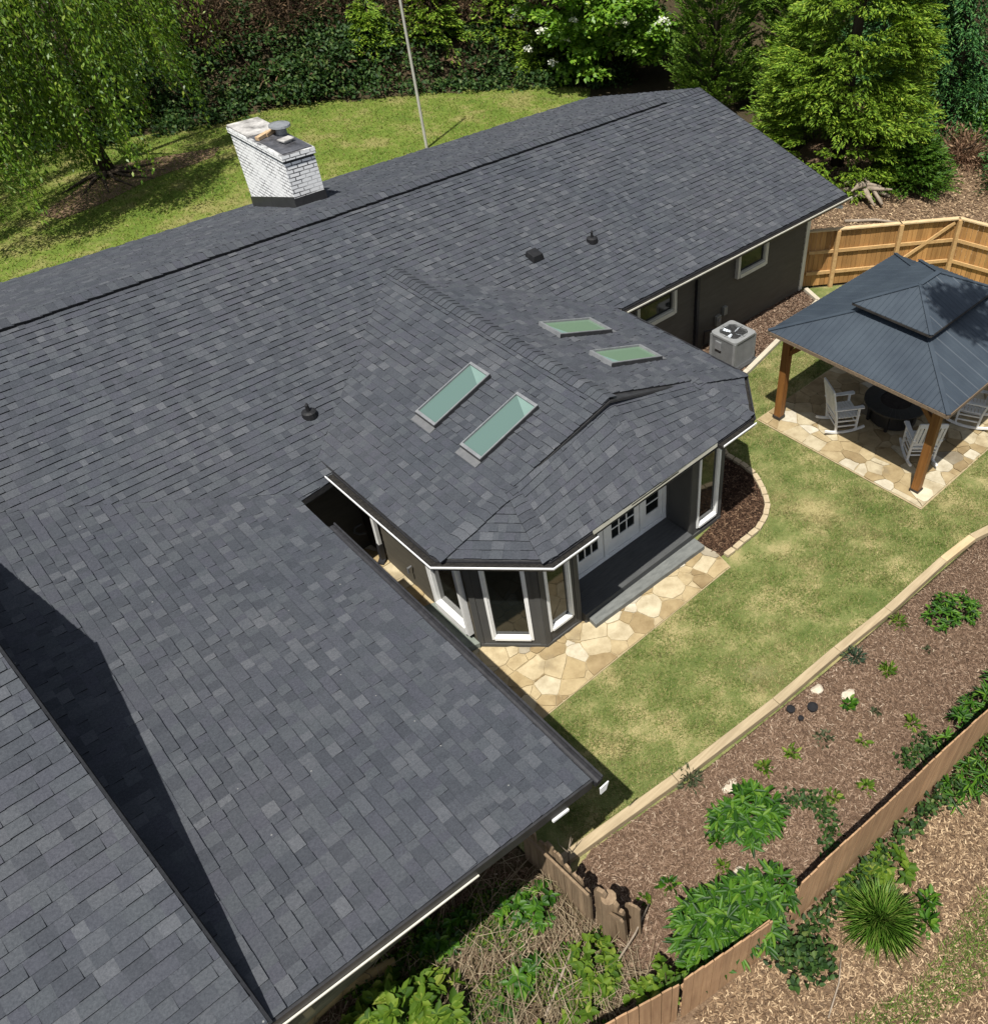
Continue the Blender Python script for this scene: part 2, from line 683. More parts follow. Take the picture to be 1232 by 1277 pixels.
def lap(mb, a, b, z0, z1, board=.17, proud=.024):
    """lap siding on the vertical rectangle a-b; outside is to the right of a->b"""
    a, b = V(a[0], a[1], 0), V(b[0], b[1], 0)
    d = (b - a).normalized()
    n = V(d.y, -d.x, 0)
    z = z0
    while z < z1 - .01:
        e = min(z + board, z1)
        p = [a + n * proud + V(0, 0, z), b + n * proud + V(0, 0, z), b + V(0, 0, e), a + V(0, 0, e)]
        mb.poly(p)
        mb.poly([a + V(0, 0, z), b + V(0, 0, z), b + n * proud + V(0, 0, z), a + n * proud + V(0, 0, z)])
        z = e
    t = .12
    q = [a - n * .001, b - n * .001, b - n * t, a - n * t]
    mb.prism([(x.x, x.y, z0) for x in q], [(x.x, x.y, z1) for x in q])


WY = 11.45
lap(wall, (9.9, WY), (17.55, WY), 0, 2.5)
lap(wall, (17.55, WY), (17.55, 20.6), 0, 2.5)
lap(wall, (2.35, WY - .1), (4.1, WY - .1), 0, 2.45)
lap(wall, (2.30, 5.3), (2.30, WY - .1), 0, 2.42)
lap(wall, (-5, 5.3), (2.30, 5.3), 0, 2.42)
lap(wall, (-5, 20.6), (-5, 5.3), 0, 2.5)
lap(wall, (17.55, 20.6), (-5, 20.6), 0, 2.45)
# gable infill on the right end
wall.prism([(17.50, WY, 2.48), (17.50, 20.6, 2.48), (17.50, YR, ZR - .12)], [(17.56, WY, 2.48), (17.56, 20.6, 2.48), (17.56, YR, ZR - .12)])
# raised gable wall above the wing
wall.prism([(-1.45, 4.3, 2.95), (-1.45, 12.8, 2.95), (-1.45, 12.8, 3.75), (-1.45, 8.83, 4.58), (-1.45, 4.3, 3.2)],
           [(-1.38, 4.3, 2.95), (-1.38, 12.8, 2.95), (-1.38, 12.8, 3.75), (-1.38, 8.83, 4.58), (-1.38, 4.3, 3.2)])
# sunroom sides
lap(wall, (4.08, WY), (4.08, 7.93), .0, 2.5, board=.19, proud=.012)
lap(wall, (9.92, 7.9), (9.92, WY), .0, 2.5, board=.19, proud=.012)
wall.build('wall', M['siding'], house)

# smooth panelled bay walls round the porch, with real openings
bay = MB()


def panel(a, b, z0, z1, t=.14, hole=None):
    """flat wall a->b; hole=(s0,s1,h0,h1) fractions along / heights"""
    a, b = V(a[0], a[1], 0), V(b[0], b[1], 0)
    L = (b - a).length
    d = (b - a) / L
    n = V(d.y, -d.x, 0)

    def blk(s0, s1, h0, h1, o=0.0):
        q = [a + d * s0 + n * o, a + d * s1 + n * o, a + d * s1 - n * t, a + d * s0 - n * t]
        bay.prism([(x.x, x.y, h0) for x in q], [(x.x, x.y, h1) for x in q])
    if hole is None:
        blk(0, L, z0, z1)
    else:
        s0, s1, h0, h1 = hole
        blk(0, s0, z0, z1)
        blk(s1, L, z0, z1)
        blk(s0, s1, z0, h0)
        blk(s0, s1, h1, z1)
    # proud corner boards and base board
    blk(-.004, .09, z0 + .09, z1 - .002, .016)
    blk(L - .09, L + .004, z0 + .09, z1 - .002, .016)
    blk(-.006, L + .006, z0, z0 + .09, .022)


def window(a, b, hole, name='window', mat='white', glass='glass', fw=.036, deep=.022, sill=.038):
    """framed window filling hole of the wall a->b"""
    a, b = V(a[0], a[1], 0), V(b[0], b[1], 0)
    L = (b - a).length
    d = (b - a) / L
    n = V(d.y, -d.x, 0)
    s0, s1, h0, h1 = hole
    fr = MB()

    def blk(mb, p0, p1, q0, q1, o0, o1):
        q = [a + d * p0 + n * o1, a + d * p1 + n * o1, a + d * p1 + n * o0, a + d * p0 + n * o0]
        mb.prism([(x.x, x.y, q0) for x in q], [(x.x, x.y, q1) for x in q])
    blk(fr, s0 - .012, s0 + fw, h0 - .012, h1 + .012, -.06, deep)
    blk(fr, s1 - fw, s1 + .012, h0 - .012, h1 + .012, -.06, deep)
    blk(fr, s0 + fw, s1 - fw, h1 - fw, h1 + .012, -.06, deep)
    blk(fr, s0 + fw, s1 - fw, h0 - .012, h0 + sill, -.06, deep + .018)
    blk(fr, s0 + fw, s0 + fw + .022, h0 + sill, h1 - fw, -.06, deep - .02)
    blk(fr, s1 - fw - .022, s1 - fw, h0 + sill, h1 - fw, -.06, deep - .02)
    blk(fr, s0 + fw + .022, s1 - fw - .022, h0 + sill, h0 + sill + .024, -.06, deep - .02)
    f = fr.build(name, M[mat], house)
    gl = MB()
    blk(gl, s0 + fw, s1 - fw, h0 + sill, h1 - fw, -.05, -.04)
    gl.build('pane', M[glass], f)
    return f


BT = 2.42
A0, A1 = (4.06, 7.95), (4.83, 7.14)         # clipped left corner
panel(A0, A1, 0, BT, hole=(.25, .92, .22, 2.14))
window(A0, A1, (.25, .92, .22, 2.14))
B0, B1 = (4.83, 7.12), (5.60, 7.12)         # left of porch
panel(B0, B1, 0, BT, hole=(.11, .60, .36, 2.14))
window(B0, B1, (.11, .60, .36, 2.14))
C0, C1 = (8.32, 7.12), (9.20, 7.12)         # right of porch
panel(C0, C1, 0, BT, hole=(.21, .76, .22, 2.14))
window(C0, C1, (.21, .76, .22, 2.14))
D0, D1 = (9.20, 7.14), (9.93, 7.90)
panel(D0, D1, 0, BT, hole=(.25, .80, .22, 2.14))
window(D0, D1, (.25, .80, .22, 2.14))
# porch recess
panel((5.60, 7.12), (5.60, 7.74), 0, BT)
panel((8.32, 7.74), (8.32, 7.12), 0, BT)
bay.box(5.62, 6.0, 7.80, 7.92, 0, BT)
bay.box(5.5, 8.4, 7.78, 7.94, 2.2, BT)
bay_o = bay.build('bay_wall', M['siding_dark'], house)
# side window next to the passage, deep white sill
E0, E1 = (4.005, 9.05), (4.005, 8.00)
window(E0, E1, (.06, .98, .26, 1.95), fw=.06, deep=.04, sill=.16)

# doors in the recess
doors = [(5.98, 6.72, .12), (6.80, 7.62, .12), (7.70, 8.22, .09)]
trim = MB()
trim.box(5.92, 8.32, 7.70, 7.80, .25, .33)
for x in (5.92, 6.72, 7.62, 8.22):
    trim.box(x, x + .085, 7.705, 7.80, .33, 2.2)
trim.build('door_frame', M['white'], house)
for i, (x0, x1, st) in enumerate(doors):
    if i == 0:
        x0 += .03
    a, b = x0 + .005, x1 - .005
    dm = MB()
    w = st
    dm.box(a, a + w, 7.73, 7.78, .34, 2.19)
    dm.box(b - w, b, 7.73, 7.78, .34, 2.19)
    dm.box(a + w, b - w, 7.73, 7.78, .34, .62)
    dm.box(a + w, b - w, 7.73, 7.78, 2.03, 2.19)
    nb = 3 if i < 2 else 1
    for k in range(1, nb):
        x = a + w + (b - a - 2 * w) * k / nb
        dm.box(x - .012, x + .012, 7.735, 7.765, .62, 2.03)
    for z in (.86, 1.9):
        dm.box(a + w, b - w, 7.737, 7.763, z - .012, z + .012)
    do = dm.build('door', M['white'], house)
    gm = MB()
    gm.box(a + w, b - w, 7.746, 7.754, .62, 2.03)
    gm.build('pane', M['glass'], do)
    if i < 2:
        hm = MB()
        hx = b - .05 if i == 0 else a + .05
        hm.tube([(hx, 7.73, 1.25), (hx, 7.67, 1.25)], .014, 8)
        hm.tube([(hx - .05, 7.67, 1.25), (hx + .05, 7.67, 1.25)], .012, 8)
        hm.build('handle', M['steel'], do)
# porch floor and step
pf = MB()
pf.box(5.62, 8.30, 7.02, 7.72, .02, .25)
pf.build('porch_floor', mottled('dark_porch_boards', (.045, .047, .048), (.075, .077, .077), 3, .7, .3, .3, 30, (1, 8, 8)), house)
M['step'] = mottled('worn_grey_concrete', (.10, .105, .10), (.17, .175, .165), 5, .85, .2, .5, 40, (1, 3, 1))
ps = MB()
ps.slab([(5.66, 6.82), (8.34, 6.74), (8.36, 7.015), (5.68, 7.015)], .012, .14)
ps.build('porch_step', M['step'], house, bevel=.01)
ps = MB()
ps.slab([(3.84, 9.24), (3.84, 7.97), (4.05, 7.90), (4.07, 9.16)], .012, .15)
ps.build('side_step', mottled('greenish_grey_slab', (.13, .15, .13), (.20, .22, .19), 5, .85, .2, .4, 40), house, bevel=.01)

# --- windows of the long wall
for (x0, x1, z0, z1) in ((14.62, 15.76, 1.46, 2.10), (11.2, 12.46, 1.45, 2.10)):
    window((x0, WY - .075), (x1, WY - .075), (.01, x1 - x0 - .01, z0, z1), mat='cream', fw=.075, deep=.035, sill=.09)
cb = MB()
cb.box(17.44, 17.585, WY - .04, WY + .09, .02, 2.45)
cb.build('corner_board', M['cream'], house)
ub = MB()
for (x, z, w, h) in ((14.03, .42, .17, .27), (14.27, .62, .13, .22)):
    ub.box(x - w / 2, x + w / 2, WY - .10, WY - .012, z, z + h)
ub.build('utility_box', mottled('grey_green_box', (.17, .17, .14), (.25, .25, .21), 9, .6), house, bevel=.008)
um = MB()
um.tube([(14.03, WY - .10, .58), (14.03, WY - .125, .58)], .05, 14)
um.build('meter_dial', M['steel'], house)
dp = MB()
dp.box(13.17, 13.26, WY - .10, WY - .014, .1, 2.42)
dp.build('dark_downspout', M['gutter_black'], house)
wp = MB()
wp.tube([(13.55, WY - .04, .1), (13.55, WY - .06, .45), (13.75, WY - .2, .5), (13.8, 10.95, .3)], .022, 6)
wp.build('refrigerant_pipe', M['gutter_black'], house)

# --- fascia, soffit, gutters
fa = MB()
fa.box(10.30, XR, YF + .01, YF + .035, ZE - .17, ZE - .012)
fg = MB()
fg.beam((2.86, 10.46, 2.36), (3.56, 10.55, 2.38), .02, .10)
fg.beam((2.86, 10.50, 2.30), (3.56, 10.60, 2.32), .05, .02)
fg.build('gap_fascia', M['soffit'], house)
fa.build('fascia', M['cream'], house)


def gutter(path, z, outward_sign=1, lip='white', w=.13, name='gutter', lipw=.014, litter='debris'):
    """K-style gutter along a polyline (eave line), open on top, leaf litter inside"""
    P = [V(p[0], p[1], 0) for p in path]
    offs = []
    for i in range(len(P)):
        ds = []
        if i > 0:
            ds.append((P[i] - P[i - 1]).normalized())
        if i < len(P) - 1:
            ds.append((P[i + 1] - P[i]).normalized())
        ns = [V(d.y, -d.x, 0) * outward_sign for d in ds]
        n = sum(ns, V(0, 0, 0)).normalized()
        offs.append(n / max(.5, n.dot(ns[0])))

    def ring(d, zz):
        return [p + o * d + V(0, 0, z + zz) for p, o in zip(P, offs)]

    def sweep(mb, prof):
        rs = [ring(d, zz) for d, zz in prof]
        m = len(prof)
        for i in range(len(P) - 1):
            for k in range(m):
                k2 = (k + 1) % m
                mb.poly([rs[k][i], rs[k][i + 1], rs[k2][i + 1], rs[k2][i]])
        for i in (0, len(P) - 1):
            mb.poly([rs[k][i] for k in range(m)])
    g = MB()
    sweep(g, [(.0, .0), (.0, -.10), (w * .75, -.10), (w * .97, -.04), (w, 0), (w - lipw, .0), (w - lipw, -.018), (w * .9, -.045),
              (w * .7, -.088), (.012, -.088), (.012, 0)])
    go = g.build(name, M['gutter_black'], house)
    lp = MB()
    sweep(lp, [(w - .004, -.022), (w - .004, .006), (w + .010, .006), (w + .010, -.022)])
    lp.build('gutter_face', M[lip], go)
    li = MB()
    sweep(li, [(.0125, -.084), (.0125, -.034), (w * .5, -.022), (w * .92, -.034), (w * .72, -.084)])
    li.build('leaf_litter', M[litter], go)
    # end cap
    return go


gutter([(10.34, YF - .005), (XR + .06, YF - .005)], ZE - .02, 1, 'cream')
gutter([(3.57, 10.55), (3.60, 7.78), (4.73, 6.60), (5.55, 6.617)], ZE, 1, 'white')
gutter([(8.42, 6.672), (9.29, 6.69)], ZE, 1, 'white')
gutter([(9.30, 6.70), (10.22, 7.64), (10.23, 10.7)], ZE, 1, 'gutter_black', w=.085)
gutter([(2.90, 3.70), (2.91, 9.6)], 2.49, 1, 'gutter_black', w=.11, litter='gutter_black')
ge = MB()
ge.prism([(2.885, 3.60, 2.37), (2.97, 3.60, 2.37), (3.015, 3.60, 2.5), (2.885, 3.60, 2.5)],
         [(2.885, 3.615, 2.37), (2.97, 3.615, 2.37), (3.015, 3.615, 2.5), (2.885, 3.615, 2.5)])
ge.build('gutter_end_cap', M['white'], house)
# fascia of the porch front where there is no gutter, and behind the gutters
fb = MB()
fb.beam((5.56, 6.625, 2.548), (8.41, 6.68, 2.548), .024, .085)
fb.build('porch_fascia', M['cream'], house)
for a, b in (((3.58, 10.5), (3.615, 7.79)), ((3.62, 7.78), (4.74, 6.62)), ((9.29, 6.71), (10.2, 7.64)), ((10.205, 7.66), (10.21, 10.7))):
    fb = MB()
    fb.beam((*a, 2.49), (*b, 2.49), .02, .14)
    fb.build('eave_board', M['frame_dark'], house)
sf_ = MB()
sf_.slab([(3.6, 10.6), (3.63, 7.80), (4.75, 6.65), (9.28, 6.72), (10.18, 7.65), (10.18, 10.7), (9.95, 11.3), (4.0, 11.3)], 2.405, 2.42)
sf_.build('soffit', M['soffit'], house)
# rake trim of the left wing with its pale drip edge
rk = MB()
a, b = V(RK0[0], RK0[1] - .012, zwing(RK0[0]) - .075), V(RK1[0] - .1, RK1[1] - .012, zwing(RK1[0] - .1) - .075)
for (q0, q1) in ((a, b), (V(XR + .018, YF, ZE - .07), V(XR + .018, YR, ZR - .07)), (V(UF[0] + .015, UF[1], UF[2] - .07), V(UR[0] + .015, UR[1], UR[2] - .07))):
    rk = MB()
    rk.beam(q0, q1, .03, .15)
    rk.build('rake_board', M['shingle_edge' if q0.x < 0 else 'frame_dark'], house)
de = MB()
m0, m1 = a.lerp(b, .42), b
de.beam(m0 + V(0, -.028, -.055), m1 + V(0, -.028, -.055), .018, .018)
de.build('drip_edge', M['cream'], house)
de = MB()
de.beam(a.lerp(b, .10) + V(0, -.02, -.12), a.lerp(b, .16) + V(0, -.02, -.12), .03, .035)
de.build('soffit_vent', M['white'], house)
# underside framing at the wing's gable
fr_ = MB()
for x in (-.6, .1, .8, 1.5):
    fr_.box(x, x + .09, 4.0, 5.28, 2.2, 2.36)
fr_.beam((-2, 4.9, .28), (2.2, 4.92, .28), .10, .16)
fr_.box(-2, 2.28, 5.0, 5.28, .02, .2)
for x in (-.75, .05, .9, 1.7):
    fr_.beam((x, 4.93, 0), (x, 4.93, .34), .09, .09)
fr_.build('gable_framing', mottled('weathered_greenish_wood', (.16, .15, .08), (.28, .26, .15), 4, .85, .2, .4, 30, (1, 4, 4)), house)

# downspout in the passage
ds = MB()
ds.beam((4.0, 10.56, 2.08), (4.0, 10.72, .52), .085, .07, (1, 0, 0))
dso = ds.build('downspout', M['white'], house, bevel=.008)
ds = MB()
ds.beam((4.0, 10.72, .53), (3.99, 10.76, .10), .095, .085, (1, 0, 0))
ds.beam((3.99, 10.76, .11), (3.9, 10.72, .05), .10, .09, (1, 0, 0))
ds.build('boot', M['gutter_black'], dso)
hb = MB()
hb.tube([(3.98, 11.2, .7), (3.85, 11.22, .68), (3.80, 11.2, .6), (3.86, 11.15, .55), (3.97, 11.12, .52)], .02, 6)
hb.build('garden_hose', M['lead'], house)
hb = MB()
hb.tube([(4.05, 9.75, .62), (3.98, 9.75, .62), (3.97, 9.75, .5)], .02, 6)
hb.build('hose_tap', M['lead'], house)
ht = MB()
ht.beam((XR - .5, YF + .35, 2.35), (XR - .05, YF + .02, 2.28), .07, .06)
ht.build('gutter_elbow', M['white'], house)


# --- skylights
def skylight(c4, plane_n, glassmat):
    """c4: upper-back, upper-front, lower-front, lower-back corners on the roof plane"""
    c = [V(p) for p in c4]
    n = V(plane_n).normalized()
    h = .10
    cen = sum(c, V(0, 0, 0)) / 4

    def ins(p, t):
        return [q + (cen - q).normalized() * t for q in p]
    sk = MB()
    inner = ins(c, .055)
    for i in range(4):
        j = (i + 1) % 4
        sk.prism([c[i] + n * .01, c[j] + n * .01, inner[j] + n * .01, inner[i] + n * .01],
                 [c[i] + n * h, c[j] + n * h, inner[j] + n * h, inner[i] + n * h])
    s = sk.build('skylight', M['frame_grey'], house)
    fl = MB()
    # apron below the window
    dn = (c[2] - c[1]).normalized()
    fl.prism([c[3] + n * .024, c[2] + n * .024, c[2] + dn * .13 + n * .024, c[3] + dn * .13 + n * .024],
             [c[3] + n * .034, c[2] + n * .034, c[2] + dn * .13 + n * .034, c[3] + dn * .13 + n * .034])
    fl.build('flashing', M['lead'], s)
    fk = MB()
    for i in (1, 2):
        j = (i + 1) % 4
        if i == 1:
            d0, d1 = c[i], c[j]
            q = (c[1] - c[0]).normalized() * .008
        else:
            d0, d1 = c[i], c[j]
            q = (c[2] - c[1]).normalized() * .008
        fk.prism([d0 + q + n * .02, d1 + q + n * .02, d1 + n * .02, d0 + n * .02], [d0 + q + n * .09, d1 + q + n * .09, d1 + n * .09, d0 + n * .09])
    fk.build('dark_side', M['frame_dark'], s)
    gl = MB()
    g = [q + n * (h - .035) for q in ins(c, .052)]
    gl.prism([q - n * .012 for q in g], g)
    gl.build('pane', M[glassmat], s)
    # paler triangle that paints a reflection onto the upper part of the glass
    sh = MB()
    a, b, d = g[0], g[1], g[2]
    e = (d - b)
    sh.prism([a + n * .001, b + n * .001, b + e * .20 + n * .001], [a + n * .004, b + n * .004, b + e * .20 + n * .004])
    sh.build('painted_reflection', M['glass_reflection'], s)
    return s


for ys in ((10.44, 9.92, 9.80, 10.33), (9.20, 8.69, 8.60, 9.12)):
    a, b, c_, d_ = ys
    skylight([(6.37, a, zl(6.37)), (6.37, b, zl(6.37)), (5.11, c_, zl(5.11)), (5.11, d_, zl(5.11))], (-.25, 0, 1), 'sky_glass')
for ys in ((10.70, 10.10, 9.96, 10.56), (9.34, 8.78, 8.66, 9.22)):
    a, b, c_, d_ = ys
    skylight([(8.02, a, zr_(8.02)), (8.02, b, zr_(8.02)), (9.14, c_, zr_(9.14)), (9.14, d_, zr_(9.14))], (.29, 0, 1), 'sky_glass_light')

# --- roof vents
for (x, y) in ((9.79, 12.92),):
    rv = MB()
    z = zmain(y) + .02
    rv.prism([(x - .15, y - .13, z - .03), (x + .15, y - .13, z - .03), (x + .15, y + .14, z + .04), (x - .15, y + .14, z + .04)],
             [(x - .12, y - .12, z + .10), (x + .12, y - .12, z + .10), (x + .12, y + .12, z + .15), (x - .12, y + .12, z + .15)])
    rv.build('roof_vent', M['vent_black'], house, bevel=.01)
for (x, y, r) in ((11.22, 12.73, .05), (3.95, 11.79, .06)):
    z = zmain(y) + .02
    pv = MB()
    pv.tube([(x, y, z - .02), (x, y, z + .07), (x, y, z + .09)], [.13, .12, .08], 14)
    pv.tube([(x, y, z), (x, y, z + .20), (x + .01, y, z + .24)], [r * .7, r * .5, r * .15], 10)
    pv.build('pipe_vent', M['vent_black'], house)

# --- chimney: child of the house with its own pieces
ch = MB()
cx0, cx1, cy0, cy1 = 7.33, 8.05, 18.12, 20.62
DX, DY, DZ = -.18, -.41, .13
ch.box(cx0, cx1, cy0, cy1, 2.3, 4.24 + DZ)
ch_o = ch.build('chimney', M['brick'], house)
ox0, ox1, oy0, oy1 = cx0 - DX, cx1 - DX, cy0 - DY, cy1 - DY


def cbuild(mb, *a, **k):
    mb.v = [(p[0] + DX, p[1] + DY, p[2] + DZ) for p in mb.v]
    return mb.build(*a, **k)


cc = MB()
cc.box(ox0 - .035, ox1 + .035, oy0 - .035, oy1 + .035, 4.30, 4.43)
cbuild(cc, 'chimney_band', M['brick'], ch_o, bevel=.008)
cc = MB()
cc.box(ox0 + .01, ox1 - .01, oy0 + .01, oy1 - .01, 4.24, 4.301)
cbuild(cc, 'shadow_joint', M['frame_dark'], ch_o)
cc = MB()
cc.box(ox0 - .02, ox1 + .02, 20.0, oy1 + .02, 4.43, 4.47)
cbuild(cc, 'chimney_crown', M['crown'], ch_o, bevel=.01)
cc = MB()
cc.box(ox0 + .03, ox1 + .0, oy0 + .01, 19.99, 4.43, 4.45)
cbuild(cc, 'chimney_cap', M['crown_dark'], ch_o)
cc = MB()
for (x, y, a) in ((7.95, 19.82, .5), (7.72, 19.72, .4)):
    d = V(math.cos(a), math.sin(a), 0)
    cc.beam(V(x, y, 4.49) - d * .20, V(x, y, 4.51) + d * .20, .10, .07)
cbuild(cc, 'loose_brick', M['stone_cap'], ch_o)
cc = MB()
cc.slab([(7.83, 18.98), (8.13, 19.06), (8.08, 19.26), (7.78, 19.2)], 4.50, 4.525)
cc.slab([(7.87, 19.04), (8.05, 19.08), (8.02, 19.2), (7.85, 19.17)], 4.45, 4.50)
cbuild(cc, 'paving_stone', M['crown'], ch_o)
cc = MB()
cc.tube([(8.12, 19.66, 4.44), (8.12, 19.66, 4.62)], .12, 16)
cc.tube([(8.12, 19.66, 4.62), (8.12, 19.66, 4.66), (8.12, 19.66, 4.70)], [.24, .23, .06], 18)
cbuild(cc, 'flue_cap', M['steel'], ch_o)
fl = MB()


def zback(y):
    return ZR - PM * (y - YR)


for (x0, x1, y0, y1) in ((cx0 - .02, cx1 + .02, cy0 - .02, cy0 - .002), (cx0 - .02, cx0 - .002, cy0, cy1 + .02), (cx1 + .002, cx1 + .02, cy0, cy1 + .02)):
    q = [(x0, y0), (x1, y0), (x1, y1), (x0, y1)]
    fl.prism([(x, y, zback(y) - .05) for x, y in q], [(x, y, zback(y) + (.22 if y1 - y0 < .1 else .26)) for x, y in q])
fl.build('flashing', M['frame_dark'], ch_o)
# ------------------------------------------------------------------ ground surfaces
def mat_lawn(name, g0, g1, straw, dirt, sc=1.0):
    t = NT(name)
    f = t.noise(1.1 * sc, 6, .7)
    col = t.ramp(f, [(.34, g0), (.50, g1), (.62, straw)])
    f2 = t.noise(.55 * sc, 4, .6)
    col = t.mix(t.ramp(f2, [(.58, (0, 0, 0)), (.72, (.8, .8, .8))]), col, straw)
    f3 = t.noise(55 * sc, 3, .7)
    col = t.mix(.55, col, t.ramp(f3, [(.3, (.45, .45, .45)), (.7, (1.5, 1.5, 1.4))]), 'MULTIPLY')
    f4 = t.noise(.33 * sc, 3)
    col = t.mix(t.ramp(f4, [(.66, (0, 0, 0)), (.76, (.8, .8, .8))]), col, dirt)
    t.bump(f3, .5, .03)
    return t.done(col, .95, .1)


M['lawn'] = mat_lawn('front_lawn_turf', (.075, .105, .028), (.15, .165, .058), (.29, .25, .12), (.24, .20, .12))
M['lawn_back'] = mat_lawn('back_lawn_turf', (.07, .115, .018), (.115, .155, .028), (.19, .18, .065), (.20, .165, .085), .6)


def mat_mulch(name, c0, c1, c2):
    t = NT(name)
    f = t.noise(26, 5, .75)
    col = t.ramp(f, [(.25, c0), (.5, c1), (.78, c2)])
    f2 = t.noise(.8, 4)
    col = t.mix(.6, col, t.ramp(f2, [(.3, (.7, .68, .66)), (.7, (1.2, 1.17, 1.12))]), 'MULTIPLY')
    t.bump(f, 1.0, .04)
    return t.done(col, .95, .1)


M['mulch'] = mat_mulch('brown_bark_mulch', (.05, .032, .021), (.135, .086, .056), (.24, .165, .11))
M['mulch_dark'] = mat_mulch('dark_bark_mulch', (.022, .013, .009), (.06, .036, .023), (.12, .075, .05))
M['wood_chip'] = mat_mulch('pale_wood_chips', (.07, .046, .028), (.18, .122, .078), (.33, .24, .155))
M['forest'] = mat_mulch('leaf_litter_ground', (.018, .014, .008), (.055, .044, .025), (.11, .085, .052))  # ground tone lowered as well, in place of shade on the wooded bank
M['weedy'] = mat_mulch('weedy_soil', (.03, .025, .013), (.085, .065, .035), (.15, .115, .07))


def sheet(name, xy, z, mat, kind='structure'):
    mb = MB()
    mb.poly([(p[0], p[1], z) for p in xy])
    o = mb.build(name, mat)
    return tag(o, kind=kind)


sheet('ground', [(-160, -60), (220, -60), (220, 240), (-160, 240)], -.03, M['forest'])
back_lawn = [(-40, 18), (20.5, 18), (21.0, 24), (25.2, 28.2), (24.6, 29.6), (22.6, 31.0), (19.5, 33.4), (15.5, 35.4), (11, 35.9), (4, 37.6), (-40, 44)]
sheet('back_lawn', back_lawn, -.006, M['lawn_back'])
front_lawn = [(2.35, 3.7), (2.9, 4.05), (5.1, 3.75), (7.2, 3.55), (9.4, 3.4), (12.1, 3.25), (13.4, 2.9), (15.4, 2.0), (24, 1.5), (24, 8.5),
              (21.2, 9.0), (17.6, 11.44), (2.35, 11.4)]
sheet('front_lawn', front_lawn, 0.0, M['lawn'])
mulch_bed = [(2.4, 3.95), (3.0, 4.06), (5.1, 3.73), (7.2, 3.53), (9.4, 3.36), (12.1, 3.2), (13.6, 2.75), (15.4, 1.8), (17.5, .3), (17, -1),
             (12, .4), (8.6, 1.02), (6.0, 1.24), (4.2, 1.55), (2.4, 1.85), (2.3, 2.9)]
sheet('mulch_bed', mulch_bed, .022, M['mulch'])
outer = [(-3, -2.5), (24, -2.5), (20, -1.2), (17, -.9), (12, .42), (8.6, 1.04), (6.0, 1.26), (4.2, 1.57), (2.42, 1.87), (1.2, 2.2), (-3, 2.6)]
sheet('wood_chip_slope', outer, .010, M['wood_chip'])
weedy = [(-5, 5.28), (2.3, 5.28), (2.33, 4.4), (2.38, 2.95), (2.42, 1.88), (1.2, 2.2), (-5, 2.8)]
sheet('weedy_slope', weedy, .015, M['weedy'])
back_mulch = [(18.4, 12.2), (20.6, 10.4), (22.0, 9.3), (22.3, 6.0), (24, 2), (45, 4), (45, 22), (27, 18), (21.5, 16.5)]
sheet('back_mulch_bed', back_mulch, -.012, M['wood_chip'])
sheet('side_grass', [(17.56, 11.5), (17.9, 11.4), (20.2, 9.75), (20.7, 10.2), (19.6, 11.5), (18.9, 13.4), (17.56, 14.5)], .004, M['lawn'])
wall_bed = [(9.93, 7.9), (9.21, 7.12), (8.36, 7.0), (8.36, 6.42), (9.44, 6.36), (10.1, 6.66), (10.66, 7.44), (10.72, 8.24), (11.35, 9.2), (12.3, 9.72), (13.46, 9.92),
            (17.33, 10.66), (17.58, 11.45), (9.92, 11.45)]
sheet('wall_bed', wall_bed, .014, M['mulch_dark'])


# ------------------------------------------------------------------ flagstones
def clip_half(P, nx, ny, c):
    out = []
    for i in range(len(P)):
        p, q = P[i], P[(i + 1) % len(P)]
        a = nx * p[0] + ny * p[1] - c
        b = nx * q[0] + ny * q[1] - c
        if a <= 0:
            out.append(p)
        if a * b < 0:
            t = a / (a - b)
            out.append((p[0] + (q[0] - p[0]) * t, p[1] + (q[1] - p[1]) * t))
    return out


def inside(x, y, poly):
    r = False
    j = len(poly) - 1
    for i in range(len(poly)):
        if (poly[i][1] > y) != (poly[j][1] > y) and x < (poly[j][0] - poly[i][0]) * (y - poly[i][1]) / (poly[j][1] - poly[i][1]) + poly[i][0]:
            r = not r
        j = i
    return r


def mat_flag(name, gain=1.0):
    t = NT(name)
    g = gain
    col = t.ramp(t.island(), [(0, (.27 * g, .20 * g, .105 * g)), (.3, (.37 * g, .285 * g, .155 * g)), (.6, (.45 * g, .365 * g, .22 * g)),
                              (.85, (.50 * g, .44 * g, .31 * g)), (.94, (.58 * g, .535 * g, .43 * g)), (1, (.20 * g, .165 * g, .11 * g))])
    f = t.noise(3.2, 6, .7)
    col = t.mix(.75, col, t.ramp(f, [(.3, (.58, .52, .44)), (.65, (1.15, 1.15, 1.15))]), 'MULTIPLY')
    f3 = t.noise(1.4, 3)
    col = t.mix(t.ramp(f3, [(.60, (0, 0, 0)), (.72, (.55, .55, .55))]), col, (.20 * g, .16 * g, .10 * g))
    t.bump(t.noise(20, 5, .7), .35, .01)
    return t.done(col, .85, .2)


